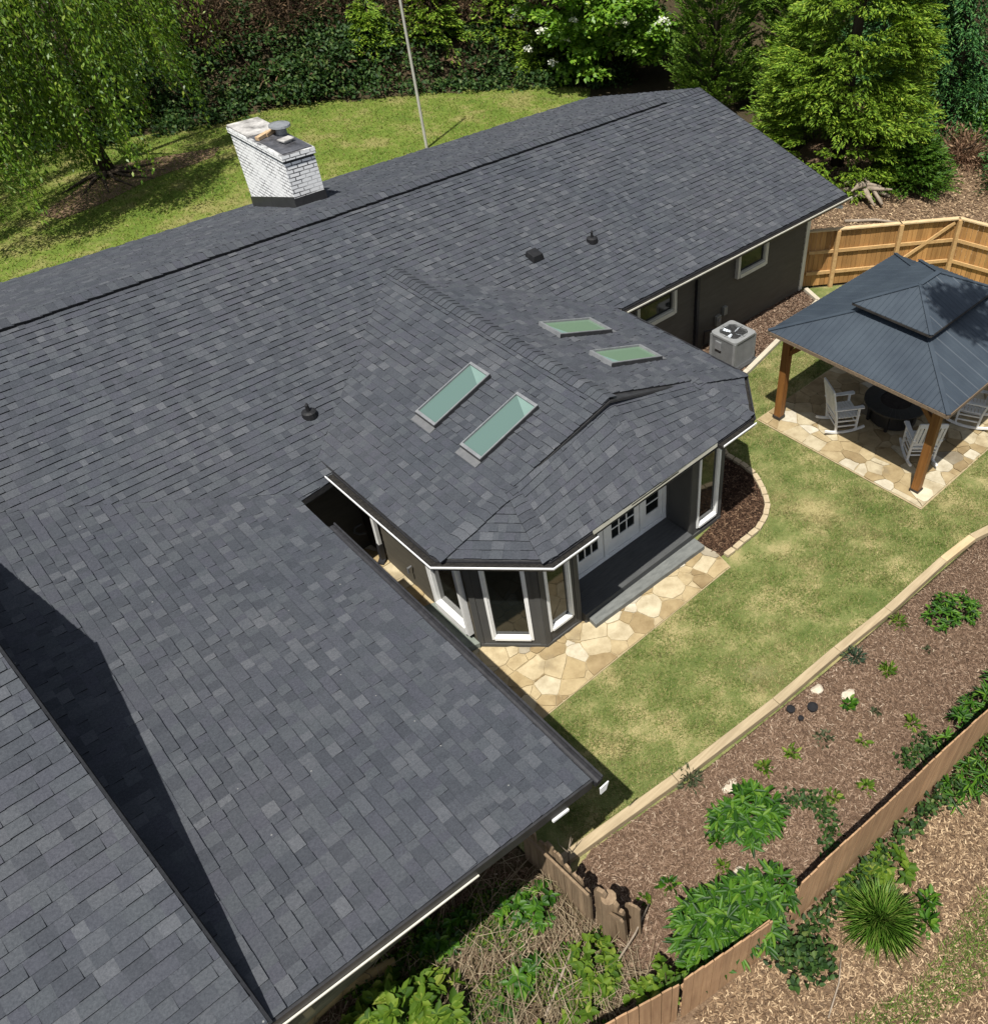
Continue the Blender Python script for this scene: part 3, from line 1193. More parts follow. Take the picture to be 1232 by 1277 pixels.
def flagstones(poly, count, z0, z1, seed, gap=.007, squash=1.0):
    """irregular stones as the cells of scattered seeds, trimmed to a convex poly"""
    r = random.Random(seed)
    xs, ys = [p[0] for p in poly], [p[1] for p in poly]
    S = []
    tries = 0
    while len(S) < count and tries < 20000:
        tries += 1
        p = (r.uniform(min(xs), max(xs)), r.uniform(min(ys), max(ys)))
        if inside(*p, poly) and all((p[0] - q[0]) ** 2 + (p[1] - q[1]) ** 2 > r.uniform(.10, .40) ** 2 for q in S):
            S.append(p)
    out = []
    Wt = [r.choice((-.035, -.01, 0, .02, .05)) for _ in S]
    for i, p in enumerate(S):
        C = list(poly)
        for k, q in enumerate(S):
            if k == i:
                continue
            dx, dy = q[0] - p[0], q[1] - p[1]
            L = math.hypot(dx, dy)
            if L > 1.9:
                continue
            m = ((p[0] + q[0]) / 2, (p[1] + q[1]) / 2)
            C = clip_half(C, dx / L, dy / L, (m[0] * dx + m[1] * dy) / L + (Wt[i] - Wt[k]) / (2 * L) - gap * r.uniform(.4, 1.4))
            if len(C) < 3:
                break
        if len(C) < 3:
            continue
        # rough, chipped outline: cut corners and break up the straight edges
        D = []
        for k in range(len(C)):
            a, b, c = C[k - 1], C[k], C[(k + 1) % len(C)]
            la, lc = math.hypot(b[0] - a[0], b[1] - a[1]), math.hypot(c[0] - b[0], c[1] - b[1])
            if la < .02 or lc < .02:
                D.append(b)
                continue
            ta, tc = min(.4, r.uniform(.003, .022) / la), min(.4, r.uniform(.003, .022) / lc)
            D.append((b[0] + (a[0] - b[0]) * ta, b[1] + (a[1] - b[1]) * ta))
            D.append((b[0] + (c[0] - b[0]) * tc, b[1] + (c[1] - b[1]) * tc))
            if lc > .16:
                for f in ((.5,) if lc < .3 else (.3, .68)):
                    D.append((b[0] + (c[0] - b[0]) * f + r.uniform(-.014, .014), b[1] + (c[1] - b[1]) * f + r.uniform(-.014, .014)))
        out.append((D, z1 + r.uniform(-.006, .006)))
    return out


M['flag'] = mat_flag('sandstone_flag', .90)
M['flag_patio'] = mat_flag('sandstone_patio_flag', .80)
M['mortar'] = mottled('sandy_mortar', (.26, .205, .12), (.36, .29, .175), 9, .95, .1, .5, 50)
fs = MB()
walk_polys = [([(3.0, 6.14), (8.34, 6.13), (8.44, 6.55), (8.38, 6.74), (5.66, 6.83), (5.64, 7.10), (4.82, 7.12), (3.0, 7.12)], 95),
              ([(3.0, 7.13), (4.80, 7.13), (4.02, 7.93), (3.0, 7.93)], 22), ([(2.4, 7.94), (4.06, 7.94), (4.06, 11.3), (2.4, 11.3)], 70)]
for k, (poly, cnt) in enumerate(walk_polys):
    for D, z in flagstones(poly if k else [(3.0, 6.14), (8.34, 6.13), (8.44, 6.55), (8.38, 6.95), (5.64, 7.10), (3.0, 7.12)], cnt, .012, .035, 31 + k):
        fs.slab(D, .004, z)
tag(fs.build('flagstone_path', M['flag']), kind='structure')
sheet('path_mortar', [(2.4, 6.12), (8.36, 6.11), (8.46, 6.55), (8.36, 7.1), (5.6, 7.12), (4.83, 7.13), (4.07, 7.94), (4.07, 11.3), (2.4, 11.3)], .018, M['mortar'])
patio = [(12.17, 4.46), (17.3, 4.40), (17.3, 8.55), (12.17, 8.55)]
fs = MB()
for D, z in flagstones(patio, 190, .012, .045, 77, .007):
    fs.slab(D, .004, z)
tag(fs.build('flagstone_patio', M['flag_patio']), kind='structure')
sheet('patio_mortar', [(12.14, 4.43), (17.34, 4.37), (17.34, 8.58), (12.14, 8.58)], .024, M['mortar'])


# ------------------------------------------------------------------ gazebo
M['post'] = mat_wood('stained_cedar_post', (.13, .05, .012), (.26, .115, .03), 'Z', .55, spec=.35)
M['metal_roof'] = mottled('slate_blue_metal_roof', (.022, .031, .043), (.040, .053, .067), 1.1, .62, .35, .12, 3, (1, 1, 1))
M['metal_dark'] = mottled('dark_bronze_edge', (.02, .018, .016), (.04, .035, .03), 6, .5)
gz = tag(empty('gazebo', (14.4, 6.47, 0)), 'hardtop gazebo with a two-tier slate blue metal roof on stained wooden posts', 'gazebo')
gx0, gx1, gy0, gy1 = 12.06, 16.74, 4.44, 8.48
ze = 2.36
gm = MB()
seam = MB()


def roof_tier(mb, sm, x0, x1, y0, y1, z0, rx0, rx1, ry0, ry1, z1, step, rib=.010):
    """hipped tier from the eave rectangle up to an inner rectangle (or ridge)"""
    E = [(x0, y0, z0), (x1, y0, z0), (x1, y1, z0), (x0, y1, z0)]
    I = [(rx0, ry0, z1), (rx1, ry0, z1), (rx1, ry1, z1), (rx0, ry1, z1)]
    for k in range(4):
        a, b, c, d = V(E[k]), V(E[(k + 1) % 4]), V(I[(k + 1) % 4]), V(I[k])
        nrm = (b - a).cross(d - a).normalized()
        if nrm.z < 0:
            nrm = -nrm
        pts = [a, b, c, d] if (c - d).length > 1e-3 else [a, b, c]
        mb.prism([p - V(0, 0, .018) for p in pts], [V(p) for p in pts])
        e = (b - a).normalized()
        L = (b - a).length
        mid = (c + d) / 2 - (a + b) / 2
        up = mid - e * mid.dot(e)
        S = up.length
        up = up / S
        ua, ub = (d - a).dot(e), (c - a).dot(e)
        u = step * .5
        i = 0
        while u < L - .02:
            t = 1.0
            if u < ua:
                t = u / ua
            elif u > ub:
                t = (L - u) / (L - ub)
            p = a + e * u
            q = p + up * (S * t - .02)
            if (q - p).length > .06:
                w = .010 if i % 3 else .018
                sm.prism([p - e * w, p + e * w, q + e * w, q - e * w],
                         [p - e * w * .4 + nrm * rib, p + e * w * .4 + nrm * rib, q + e * w * .4 + nrm * rib, q - e * w * .4 + nrm * rib])
            u += step * random.uniform(.97, 1.03)
            i += 1
    return E, I


E1, I1 = roof_tier(gm, gm, gx0, gx1, gy0, gy1, ze, 13.42, 15.4, 5.8, 7.12, 2.86, .115)
go = gm.build('lower_roof', M['metal_roof'], gz)
for a, b in zip(E1, I1):
    hc = MB()
    hc.beam(V(a) + V(0, 0, .014), V(b) + V(0, 0, .014), .085, .016)
    hc.build('hip_trim', M['metal_roof'], go)
gm, seam = MB(), MB()
ux0, ux1, uy0, uy1 = 13.17, 15.64, 5.60, 7.34
E2, I2 = roof_tier(gm, gm, ux0, ux1, uy0, uy1, 2.99, 14.07, 14.75, 6.465, 6.475, 3.36, .115)
gu = gm.build('upper_roof', M['metal_roof'], gz)
for a, b in zip(E2, I2):
    hc = MB()
    hc.beam(V(a) + V(0, 0, .014), V(b) + V(0, 0, .014), .08, .016)
    hc.build('hip_trim', M['metal_roof'], gu)
hc = MB()
hc.beam((14.05, 6.47, 3.375), (14.77, 6.47, 3.375), .10, .016)
hc.build('ridge_trim', M['metal_roof'], gu)
ed = MB()
for k in range(4):
    a, b = V(E2[k]), V(E2[(k + 1) % 4])
    ed.beam(a - V(0, 0, .03), b - V(0, 0, .03), .02, .04)
    a, b = V(I1[k]), V(I1[(k + 1) % 4])
    ed.beam(a + V(0, 0, .055), b + V(0, 0, .055), .02, .13)
ed.build('vent_edge', M['metal_dark'], gu)
ed = MB()
for k in range(4):
    a, b = V(E1[k]), V(E1[(k + 1) % 4])
    ed.beam(a - V(0, 0, .045), b - V(0, 0, .045), .028, .07)
ed.build('eave_trim', mat_wood('brown_eave_trim', (.10, .07, .045), (.20, .15, .10), 'X'), go)
posts = [(12.53, 8.27), (12.53, 4.80), (16.30, 4.80), (16.30, 8.27)]
for (x, y) in posts:
    pm = MB()
    pm.beam((x, y, .10), (x, y, 2.33), .165, .165, (0, 1, 0))
    po = pm.build('post', M['post'], gz, bevel=.008)
    bm_ = MB()
    bm_.beam((x, y, .045), (x, y, .115), .20, .20, (0, 1, 0))
    bm_.build('post_base', M['metal_dark'], po)
    br = MB()
    sx = 1 if x < 14 else -1
    sy = 1 if y < 6 else -1
    br.beam((x, y + sy * .06, 1.72), (x, y + sy * .62, 2.28), .07, .10)
    br.beam((x + sx * .06, y, 1.72), (x + sx * .62, y, 2.28), .07, .10)
    br.build('brace', M['post'], po)
bm_ = MB()
for k in range(4):
    a, b = posts[k], posts[(k + 1) % 4]
    bm_.beam((a[0], a[1], 2.27), (b[0], b[1], 2.27), .09, .15)
bm_.build('header_beam', M['post'], gz)
fb = MB()
fb.slab([(12.33, 4.50), (12.42, 4.46), (12.62, 4.46), (12.75, 4.56), (12.72, 4.72), (12.60, 4.90), (12.42, 4.86), (12.33, 4.68)], .03, .07)
fb.build('footing_stone', mottled('pale_footing', (.42, .36, .25), (.55, .48, .35), 5, .9), gz)

# ------------------------------------------------------------------ rocking chairs
M['chair'] = mottled('white_painted_chair', (.60, .60, .58), (.74, .74, .72), 6, .55, .4)


def rocking_chair(label):
    """faces +X; base at origin"""
    r = tag(empty('rocking_chair', (0, 0, 0)), label, 'chair', 'white rocking chairs around the fire table')
    hw = .27
    for s in (-1, 1):
        y = s * hw
        rk = MB()
        pts = []
        for k in range(11):
            t = -1 + 2 * k / 10
            pts.append((t * .45, y, .012 + .085 * t * t + .02))
        for a, b in zip(pts[:-1], pts[1:]):
            rk.beam(a, b, .042, .045)
        rk.build('rocker', M['chair'], r)
        fl = MB()
        fl.beam((.25, y, .04), (.25, y, .63), .042, .042, (1, 0, 0))
        fl.build('front_leg', M['chair'], r)
        bl = MB()
        bl.beam((-.20, y, .05), (-.24, y, .45), .045, .042, (1, 0, 0))
        bl.beam((-.24, y, .44), (-.40, y, 1.12), .05, .04, (1, 0, 0), .04, .035)
        bl.build('back_post', M['chair'], r)
        ar = MB()
        ar.slab([(-.32, y - .035), (.20, y - .05), (.34, y - .055), (.36, y), (.34, y + .055), (.20, y + .05), (-.32, y + .035)], .63, .655)
        ar.build('armrest', M['chair'], r)
        rg = MB()
        rg.beam((-.21, y, .20), (.25, y, .18), .022, .028)
        rg.beam((-.22, y, .33), (.25, y, .31), .022, .028)
        rg.build('side_rung', M['chair'], r)
    st = MB()
    for k in range(8):
        x = -.24 + k * .072
        st.beam((x, -hw - .01, .43 - .012 * math.sin(k * .45)), (x, hw + .01, .43 - .012 * math.sin(k * .45)), .06, .018)
    st.beam((.27, -hw, .40), (.27, hw, .40), .022, .06)
    st.beam((-.24, -hw, .40), (-.24, hw, .40), .022, .05)
    st.build('seat', M['chair'], r)
    bk = MB()
    for k in range(6):
        y = -.205 + k * .082
        bk.beam((-.262, y, .53), (-.392, y, 1.06), .056, .014, (1, 0, 0))
    bk.beam((-.255, -hw, .52), (-.255, hw, .52), .03, .06, (0, 0, 1))
    bk.beam((-.40, -hw, 1.09), (-.40, hw, 1.09), .03, .10, (0, 0, 1))
    bk.build('backrest', M['chair'], r)
    rg = MB()
    rg.beam((.25, -hw, .22), (.25, hw, .22), .022, .026)
    rg.beam((-.215, -hw, .20), (-.215, hw, .20), .022, .026)
    rg.beam((-.225, -hw, .31), (-.225, hw, .31), .022, .026)
    rg.build('cross_rung', M['chair'], r)
    return r


c1 = rocking_chair('white slatted rocking chair half in the sun, left of the black fire table')
c2 = copy_tree(c1)
c3 = copy_tree(c1)
c2['label'] = 'white rocking chair seen from behind, close behind the near gazebo post'
c3['label'] = 'white rocking chair cut by the right edge of the picture, right of the fire table'
for c, (x, y, a) in ((c1, (13.22, 7.13, -.58)), (c2, (13.50, 5.36, .79)), (c3, (15.35, 5.20, 1.95))):
    c.location = (x, y, .05)
    c.rotation_euler = (0, 0, a)

# fire table
ft = tag(empty('fire_table', (14.25, 6.45, .045)), 'round black metal fire table with a wide rim, in the shade under the gazebo', 'fire pit')
M['black_metal'] = mottled('black_fire_table_metal', (.010, .010, .011), (.022, .022, .023), 8, .45, .5)
b = MB()
b.tube([(14.25, 6.45, .10), (14.25, 6.45, .5)], .52, 28)
for k in range(6):
    a = k * math.pi / 3 + .3
    b.beam((14.25 + .54 * math.cos(a), 6.45 + .54 * math.sin(a), .05), (14.25 + .54 * math.cos(a), 6.45 + .54 * math.sin(a), .5), .06, .06)
b.build('base', M['black_metal'], ft)
b = MB()
b.disc((14.25, 6.45, 0), .68, .5, .545, 36, .34)
b.build('rim', M['black_metal'], ft, bevel=.006)
b = MB()
b.disc((14.25, 6.45, 0), .345, .46, .52, 28)
b.build('burner_bowl', mottled('dark_lava_rock', (.012, .01, .009), (.05, .04, .035), 22, .9, .2, 1, 30), ft)

# ------------------------------------------------------------------ air conditioner
ac = tag(empty('air_conditioner', (13.58, 10.53, .015)), 'grey outdoor air conditioner unit on a pad against the dark wall', 'air conditioner')
M['ac_grey'] = mottled('grey_powder_coat', (.17, .175, .175), (.23, .235, .235), 5, .5, .4)
M['ac_fin'] = mottled('grey_louvre', (.15, .155, .155), (.20, .205, .205), 5, .6, .3)
ax, ay, hw = 13.58, 10.53, .385


def rrect(cx, cy, w, r, n=5):
    P = []
    for (sx, sy, a0) in ((1, 1, 0), (-1, 1, 90), (-1, -1, 180), (1, -1, 270)):
        for k in range(n + 1):
            a = math.radians(a0 + 90 * k / n)
            P.append((cx + sx * (w - r) + r * math.cos(a), cy + sy * (w - r) + r * math.sin(a)))
    return P


b = MB()
b.slab(rrect(ax, ay, .46, .05), .016, .07)
b.build('pad', mottled('dark_plastic_pad', (.03, .03, .03), (.06, .06, .06), 6, .8), ac)
b = MB()
b.slab(rrect(ax, ay, hw - .025, .07), .08, .76)
b.build('coil', mottled('dark_coil', (.02, .022, .022), (.04, .04, .04), 9, .7), ac)
b = MB()
for P in (rrect(ax, ay, hw, .09), ):
    b.slab(P, .07, .12)
b.build('bottom_band', M['ac_grey'], ac)
b = MB()
n = 20
for side in range(4):
    for k in range(n):
        t = -hw + .07 + (2 * hw - .14) * k / (n - 1)
        x, y = {0: (t, -hw + .008), 1: (hw - .008, t), 2: (t, hw - .008), 3: (-hw + .008, t)}[side]
        b.beam((ax + x, ay + y, .12), (ax + x, ay + y, .75), .016, .016, (1, 0, 0))
for (sx, sy) in ((1, 1), (-1, 1), (-1, -1), (1, -1)):
    b.beam((ax + sx * (hw - .035), ay + sy * (hw - .035), .1), (ax + sx * (hw - .035), ay + sy * (hw - .035), .76), .075, .075, (1, 0, 0))
b.build('louvre', M['ac_fin'], ac)
b = MB()
outer_ = rrect(ax, ay, hw + .01, .10)
m = len(outer_)
inner_ = []
for (x, y) in outer_:
    a = math.atan2(y - ay, x - ax)
    inner_.append((ax + .335 * math.cos(a), ay + .335 * math.sin(a)))
for k in range(m):
    j = (k + 1) % m
    b.prism([(*outer_[k], .75), (*outer_[j], .75), (*inner_[j], .76), (*inner_[k], .76)], [(*outer_[k], .80), (*outer_[j], .80), (*inner_[j], .81), (*inner_[k], .81)])
b.build('top_panel', M['ac_grey'], ac)
b = MB()
b.disc((ax, ay, 0), .345, .60, .61, 28)
b.build('fan_well', mottled('black_fan_well', (.008, .008, .009), (.014, .014, .015), 5, .8), ac)
b = MB()
for k in range(4):
    a = k * math.pi / 2 + .4
    d, s = V(math.cos(a), math.sin(a), 0), V(-math.sin(a), math.cos(a), 0)
    c = V(ax, ay, .755)
    q = [c + d * .07 - s * .04, c + d * .31 - s * .10, c + d * .32 + s * .06, c + d * .07 + s * .05]
    z = [.03, .04, -.04, -.03]
    q = [p + V(0, 0, zz) for p, zz in zip(q, z)]
    b.prism([p - V(0, 0, .006) for p in q], q)
b.tube([(ax, ay, .64), (ax, ay, .74)], .075, 14)
b.build('fan_blade', mottled('pale_fan_metal', (.55, .60, .66), (.7, .74, .78), 5, .3, .5), ac)
b = MB()
for rr in (.08, .14, .20, .26, .32):
    b.disc((ax, ay, 0), rr + .002, .806, .811, 28, rr - .002)
for k in range(12):
    a = k * math.pi / 6
    b.beam((ax + .05 * math.cos(a), ay + .05 * math.sin(a), .809), (ax + .335 * math.cos(a), ay + .335 * math.sin(a), .815), .005, .005)
b.build('fan_grille', M['frame_dark'], ac)
b = MB()
b.box(ax - hw - .04, ax - hw - .002, ay + .02, ay + .20, .44, .66)
b.build('control_box', M['frame_grey'], ac, bevel=.008)


# ------------------------------------------------------------------ fences
M['fence'] = mat_wood('honey_cedar_board', (.27, .135, .042), (.43, .245, .09), 'Z', .7, .6)
M['fence_rail'] = mat_wood('honey_cedar_rail', (.36, .21, .085), (.54, .36, .165), 'X', .7)
M['old_fence'] = mat_wood('tan_weathered_board', (.24, .14, .075), (.40, .255, .14), 'Z', .8, .3)
M['grey_board'] = mat_wood('grey_brown_old_board', (.13, .09, .055), (.26, .19, .12), 'Z', .9, .4)


def board_run(a, b, z0, z1, bw=.14, t=.02, gap=.010, side=0.0, mat='fence', jag=0.0, name='fence_board', parent=None, dog=False, lean=0.0, limit=None):
    a, b = V(a[0], a[1], 0), V(b[0], b[1], 0)
    L = (b - a).length
    d = (b - a) / L
    n = V(-d.y, d.x, 0)
    k = 0
    s = 0.0
    mb = MB()
    while s < L - .02:
        w = min(bw * random.uniform(.92, 1.06), L - s)
        zt = (z1(s / L) if callable(z1) else z1) + random.uniform(-jag, jag)
        o = side + random.uniform(-.003, .003)
        le = n * lean + d * random.uniform(-jag * .4, jag * .4)
        p = [a + d * s + n * o, a + d * (s + w - gap) + n * o, a + d * (s + w - gap) + n * (o + t), a + d * s + n * (o + t)]
        if dog:
            mb.prism([(q.x, q.y, z0) for q in p], [(q.x + le.x, q.y + le.y, zt - .06) for q in p])
            c = d * w * .22
            tp = [p[0] + c, p[1] - c, p[2] - c, p[3] + c]
            mb.prism([(q.x + le.x, q.y + le.y, zt - .0605) for q in p], [(q.x + le.x, q.y + le.y, zt) for q in tp])
        else:
            mb.prism([(q.x, q.y, z0) for q in p], [(q.x + le.x, q.y + le.y, zt) for q in p])
        s += w
        k += 1
    return mb.build(name, M[mat], parent)


fence = tag(empty('privacy_fence', (17.6, 11.5, 0)), 'honey coloured board fence with a cap rail and braced gate behind the gazebo', 'fence')
FA, FM, FG, FB_, FC = (17.62, 11.48), (19.75, 10.02), (21.12, 9.07), (21.62, 6.0), (22.0, 2.0)
FZ = 1.62
dv = (V(*FG, 0) - V(*FA, 0)).normalized()
nv = V(-dv.y, dv.x, 0)
for (a, b, nm) in ((FA, FM, 'fence_panel'), (FM, FG, 'gate_panel'), (FG, FB_, 'fence_panel'), (FB_, FC, 'fence_panel')):
    po = board_run(a, b, .03, FZ - .02, side=.03, parent=fence, name=nm)
    A, B = V(*a, 0), V(*b, 0)
    d = (B - A).normalized()
    n = V(-d.y, d.x, 0)
    rl = MB()
    for z in (.42, 1.02):
        rl.beam(A + d * .09 - n * .005 + V(0, 0, z), B - d * .06 - n * .005 + V(0, 0, z), .05, .085)
    if nm == 'gate_panel':
        rl.beam(A + d * .12 - n * .012 + V(0, 0, .50), B - d * .12 - n * .012 + V(0, 0, 1.52), .045, .085)
    rl.build('rail', M['fence_rail'], po)
    cp = MB()
    cp.beam(A - d * .02 + n * .012 + V(0, 0, FZ), B + d * .02 + n * .012 + V(0, 0, FZ), .135, .035)
    cp.build('cap_rail', mat_wood('pale_cap_rail', (.42, .30, .16), (.60, .46, .27), 'X', .75), po)
for p in (tuple(V(*FA, 0).lerp(V(*FM, 0), .32)), FM, FG, FB_):
    pm = MB()
    q = V(p[0], p[1], 0) - nv * .05
    pm.beam((q.x, q.y, 0), (q.x, q.y, FZ - .02), .105, .105, tuple(dv))
    pm.build('fence_post', M['fence_rail'], fence)

# front fence along the foot of the mulch bed, gapped by a big shrub
ff = tag(empty('board_fence', (5, 1.4, 0)), 'low tan board fence running along the mulch bed, half hidden by green shrubs', 'fence')
def up_top(t): return 1.12 + .12 * math.sin(t * 9) + .05 * math.sin(t * 23)
pan = board_run((4.12, 1.52), (8.9, 1.0), -.02, lambda t: 1.34 + .03 * math.sin(t * 14), bw=.135, mat='old_fence', jag=.012, parent=ff, name='fence_panel')
pan2 = board_run((8.9, 1.0), (16, -.6), -.02, 1.36, bw=.135, mat='old_fence', jag=.012, parent=ff, name='fence_panel')
pan3 = board_run((2.38, 1.80), (3.62, 1.53), -.02, lambda t: 1.36 - .25 * t, bw=.135, mat='old_fence', jag=.01, parent=ff, name='fence_panel')
pan4 = board_run((.9, 2.34), (2.34, 1.83), -.02, lambda t: 1.22 + .04 * t, bw=.135, mat='old_fence', jag=.012, parent=ff, name='fence_panel')
for (po, segs) in ((pan, ((4.12, 1.52), (8.9, 1.0))), (pan3, ((2.38, 1.80), (3.62, 1.53)))):
    rl = MB()
    a, b = V(*segs[0], 0), V(*segs[1], 0)
    d = (b - a).normalized()
    n = V(-d.y, d.x, 0)
    for z in (.35, 1.0):
        rl.beam(a + n * .045 + V(0, 0, z), b + n * .045 + V(0, 0, z), .04, .085)
    rl.build('rail', M['old_fence'], po)

# broken old fence by the wing's corner
of = tag(empty('broken_fence', (2.35, 3.6, 0)), 'leaning broken fence of old grey-brown boards beside the roof corner', 'fence')
board_run((2.30, 4.62), (2.36, 3.98), -.02, lambda t: 1.02 + .1 * math.sin(t * 12), bw=.15, t=.03, mat='grey_board', jag=.06, parent=of, name='broken_board', dog=True, lean=.05)
board_run((2.36, 3.96), (2.34, 3.32), -.02, lambda t: 1.08 - .10 * t, bw=.13, t=.03, mat='grey_board', jag=.07, parent=of, name='broken_board', dog=True, lean=.03)
board_run((2.40, 3.28), (2.52, 2.86), -.02, lambda t: 1.22 - .35 * t, bw=.17, t=.05, mat='grey_board', jag=.05, parent=of, name='broken_board', dog=True, lean=-.02)
board_run((2.62, 2.98), (2.70, 2.78), -.02, .8, bw=.2, t=.03, mat='grey_board', jag=.05, parent=of, name='broken_board', dog=True, lean=.02)
b = MB()
b.beam((2.30, 4.66, .9), (2.33, 3.3, 1.05), .03, .05)
b.beam((2.42, 3.3, .6), (2.40, 2.8, 1.1), .03, .05)
b.build('loose_batten', M['grey_board'], of)
b = MB()
b.tube([(2.46, 3.10, 0), (2.47, 3.10, 1.12)], [.11, .095], 10)
b.build('stump_post', M['grey_board'], of)

# ------------------------------------------------------------------ edging
M['timber'] = mat_wood('pale_landscape_timber', (.26, .20, .12), (.42, .34, .22), 'X', .85, 0, .15)
tim = [(2.55, 4.22), (4.55, 3.93), (6.6, 3.70), (8.1, 3.60), (9.42, 3.47), (11.15, 3.40), (12.05, 3.31), (13.6, 2.88), (15.4, 2.0)]
tl = ['darkened end timber of the bed edging, tucked under the roof corner', 'second edging timber from the roof corner, between lawn and mulch bed',
      'third edging timber from the roof corner, above the tan spreading shrub', 'edging timber left of the white stone, half way along the mulch bed',
      'edging timber just above the dark wispy weed in the mulch bed', 'brighter new edging timber up the bed from the wispy weed', 'short edging timber where the mulch bed begins to curve',
      'edging timber at the right edge of the picture']
for i in range(len(tim) - 1):
    b = MB()
    a, c = V(*tim[i], 0), V(*tim[i + 1], 0)
    d = (c - a).normalized()
    b.beam(a + d * .004 + V(0, 0, .075), c - d * .004 + V(0, 0, .075), .15, .13)
    o = b.build('edging_timber', M['timber'] if i != 5 else mat_wood('fresh_landscape_timber', (.38, .28, .15), (.52, .41, .25), 'X', .8), bevel=.012)
    tag(o, tl[i], 'edging timber', 'timbers edging the mulch bed')
brick = MB()
brick.beam((-.1, 0, 0), (.1, 0, 0), .11, .07)
b0 = None
path = [(8.50, 6.36), (9.44, 6.36), (9.85, 6.50), (10.15, 6.68), (10.45, 7.05), (10.66, 7.44), (10.73, 7.85), (10.72, 8.24), (10.95, 8.75), (11.35, 9.2), (11.8, 9.5), (12.3, 9.70)]
ML = mottled('tan_edging_brick', (.33, .26, .16), (.46, .38, .26), 7, .9, .2, .4, 40)
acc = 0
for i in range(len(path) - 1):
    a, c = V(*path[i], 0), V(*path[i + 1], 0)
    L = (c - a).length
    k = max(1, round(L / .215))
    for j in range(k):
        p = a.lerp(c, (j + .5) / k)
        if b0 is None:
            b0 = brick.build('edging_brick', ML, bevel=.01)
            q = b0
        else:
            q = b0.copy()
            COL.objects.link(q)
        q.location = (p.x + random.uniform(-.008, .008), p.y + random.uniform(-.008, .008), .045 + random.uniform(-.008, .006))
        q.rotation_euler = (0, 0, math.atan2(c.y - a.y, c.x - a.x) + random.uniform(-.06, .06))
        q.scale = (L / k / .215 * random.uniform(.9, .97), 1, 1)
        tag(q, 'tan edging brick in the curved row around the dark mulch bed', 'edging brick', 'bricks edging the dark bed')
b = MB()
b.beam((12.35, 9.72, .05), (13.46, 9.92, .05), .12, .08)
b.beam((13.47, 9.92, .05), (17.33, 10.68, .05), .12, .08)
b.beam((17.34, 10.68, .05), (17.60, 11.30, .05), .12, .08)
tag(b.build('concrete_kerb', mottled('pale_concrete_kerb', (.36, .32, .24), (.48, .43, .34), 6, .9)), kind='structure')

# little things in the mulch bed
def rock(name, x, y, r, zz, mat, label, cat, seed):
    rr = random.Random(seed)
    bm = bmesh.new()
    bmesh.ops.create_icosphere(bm, subdivisions=2, radius=1)
    for v in bm.verts:
        k = 1 + .22 * math.sin(v.co.x * 3.1 + seed) * math.cos(v.co.y * 2.7 + seed) + rr.uniform(-.07, .07)
        v.co = Vector((v.co.x * r * k, v.co.y * r * k * .8, v.co.z * zz * k))
    me = bpy.data.meshes.new(name)
    bm.to_mesh(me)
    bm.free()
    o = link(name, me, mat)
    o.location = (x, y, zz * .4)
    return tag(o, label, cat)


M['rock'] = mottled('pale_fieldstone', (.36, .30, .22), (.58, .52, .42), 5, .9, .2, .6, 18)
rock('stone', 7.29, 3.40, .12, .06, M['rock'], 'pale flat stone in the mulch bed just above the three black pots', 'stone', 1)
rock('stone', 7.55, 2.98, .13, .05, M['rock'], 'tan stone beside a dark green weed, right of the black pots', 'stone', 3)
rock('stone', 4.15, 2.40, .13, .05, M['rock'], 'tan stone in the mulch between the two leafy green shrubs', 'stone', 5)
rock('stone', 5.05, 3.30, .14, .04, M['rock'], 'sandy patch-like flat stone above the rounded leafy shrub', 'stone', 8)
for (x, y, r, lab) in ((6.96, 3.25, .085, 'largest of three black nursery pots sunk in the mulch bed'), (6.69, 3.47, .07, 'leftmost of three black nursery pots sunk in the mulch bed'),
                       (6.67, 3.26, .045, 'smallest of three black nursery pots sunk in the mulch bed')):
    b = MB()
    b.disc((x, y, 0), r, .02, .075, 18, r * .82)
    b.disc((x, y, 0), r * .83, .022, .066, 18)
    tag(b.build('nursery_pot', M['vent_black']), lab, 'pot', 'black nursery pots in the mulch bed')

# flagpole and logs
b = MB()
b.tube([(16.45, 27.5, -.02), (16.45, 27.5, 7.2)], [.055, .04], 10)
tag(b.build('metal_pole', mottled('pale_galvanised_pole', (.32, .31, .28), (.45, .43, .38), 3, .5, .4)), 'tall thin pale metal pole standing on the back lawn', 'pole')


def log(name, p, r, mat, label, cat, group=None):
    b = MB()
    n_ = len(r)
    b.tube(p, r, 10)
    return tag(b.build(name, mat, smooth=True), label, cat, group)


M['bark'] = mottled('furrowed_bark', (.025, .019, .013), (.085, .066, .047), 5, .95, .1, .9, 14, (1, 1, .25))
M['yellow_log'] = mottled('yellowish_barkless_log', (.20, .14, .05), (.34, .26, .12), 4, .85, .2, .5, 20, (1, 3, 3))
M['drift'] = mottled('bleached_dead_wood', (.17, .135, .10), (.32, .265, .205), 5, .9, .15, .6, 22)
log('fallen_log', [(-1.0, 4.86, .06), (-.62, 4.93, .08), (-.25, 4.92, .09), (.08, 4.82, .10), (.34, 4.74, .09)], [.065, .075, .07, .075, .06], M['yellow_log'],
    'yellowish bare log lying along the foot of the house wall', 'log')
# ------------------------------------------------------------------ foliage tools
def unit(a):
    return a / np.maximum(np.linalg.norm(a, axis=-1, keepdims=True), 1e-9)


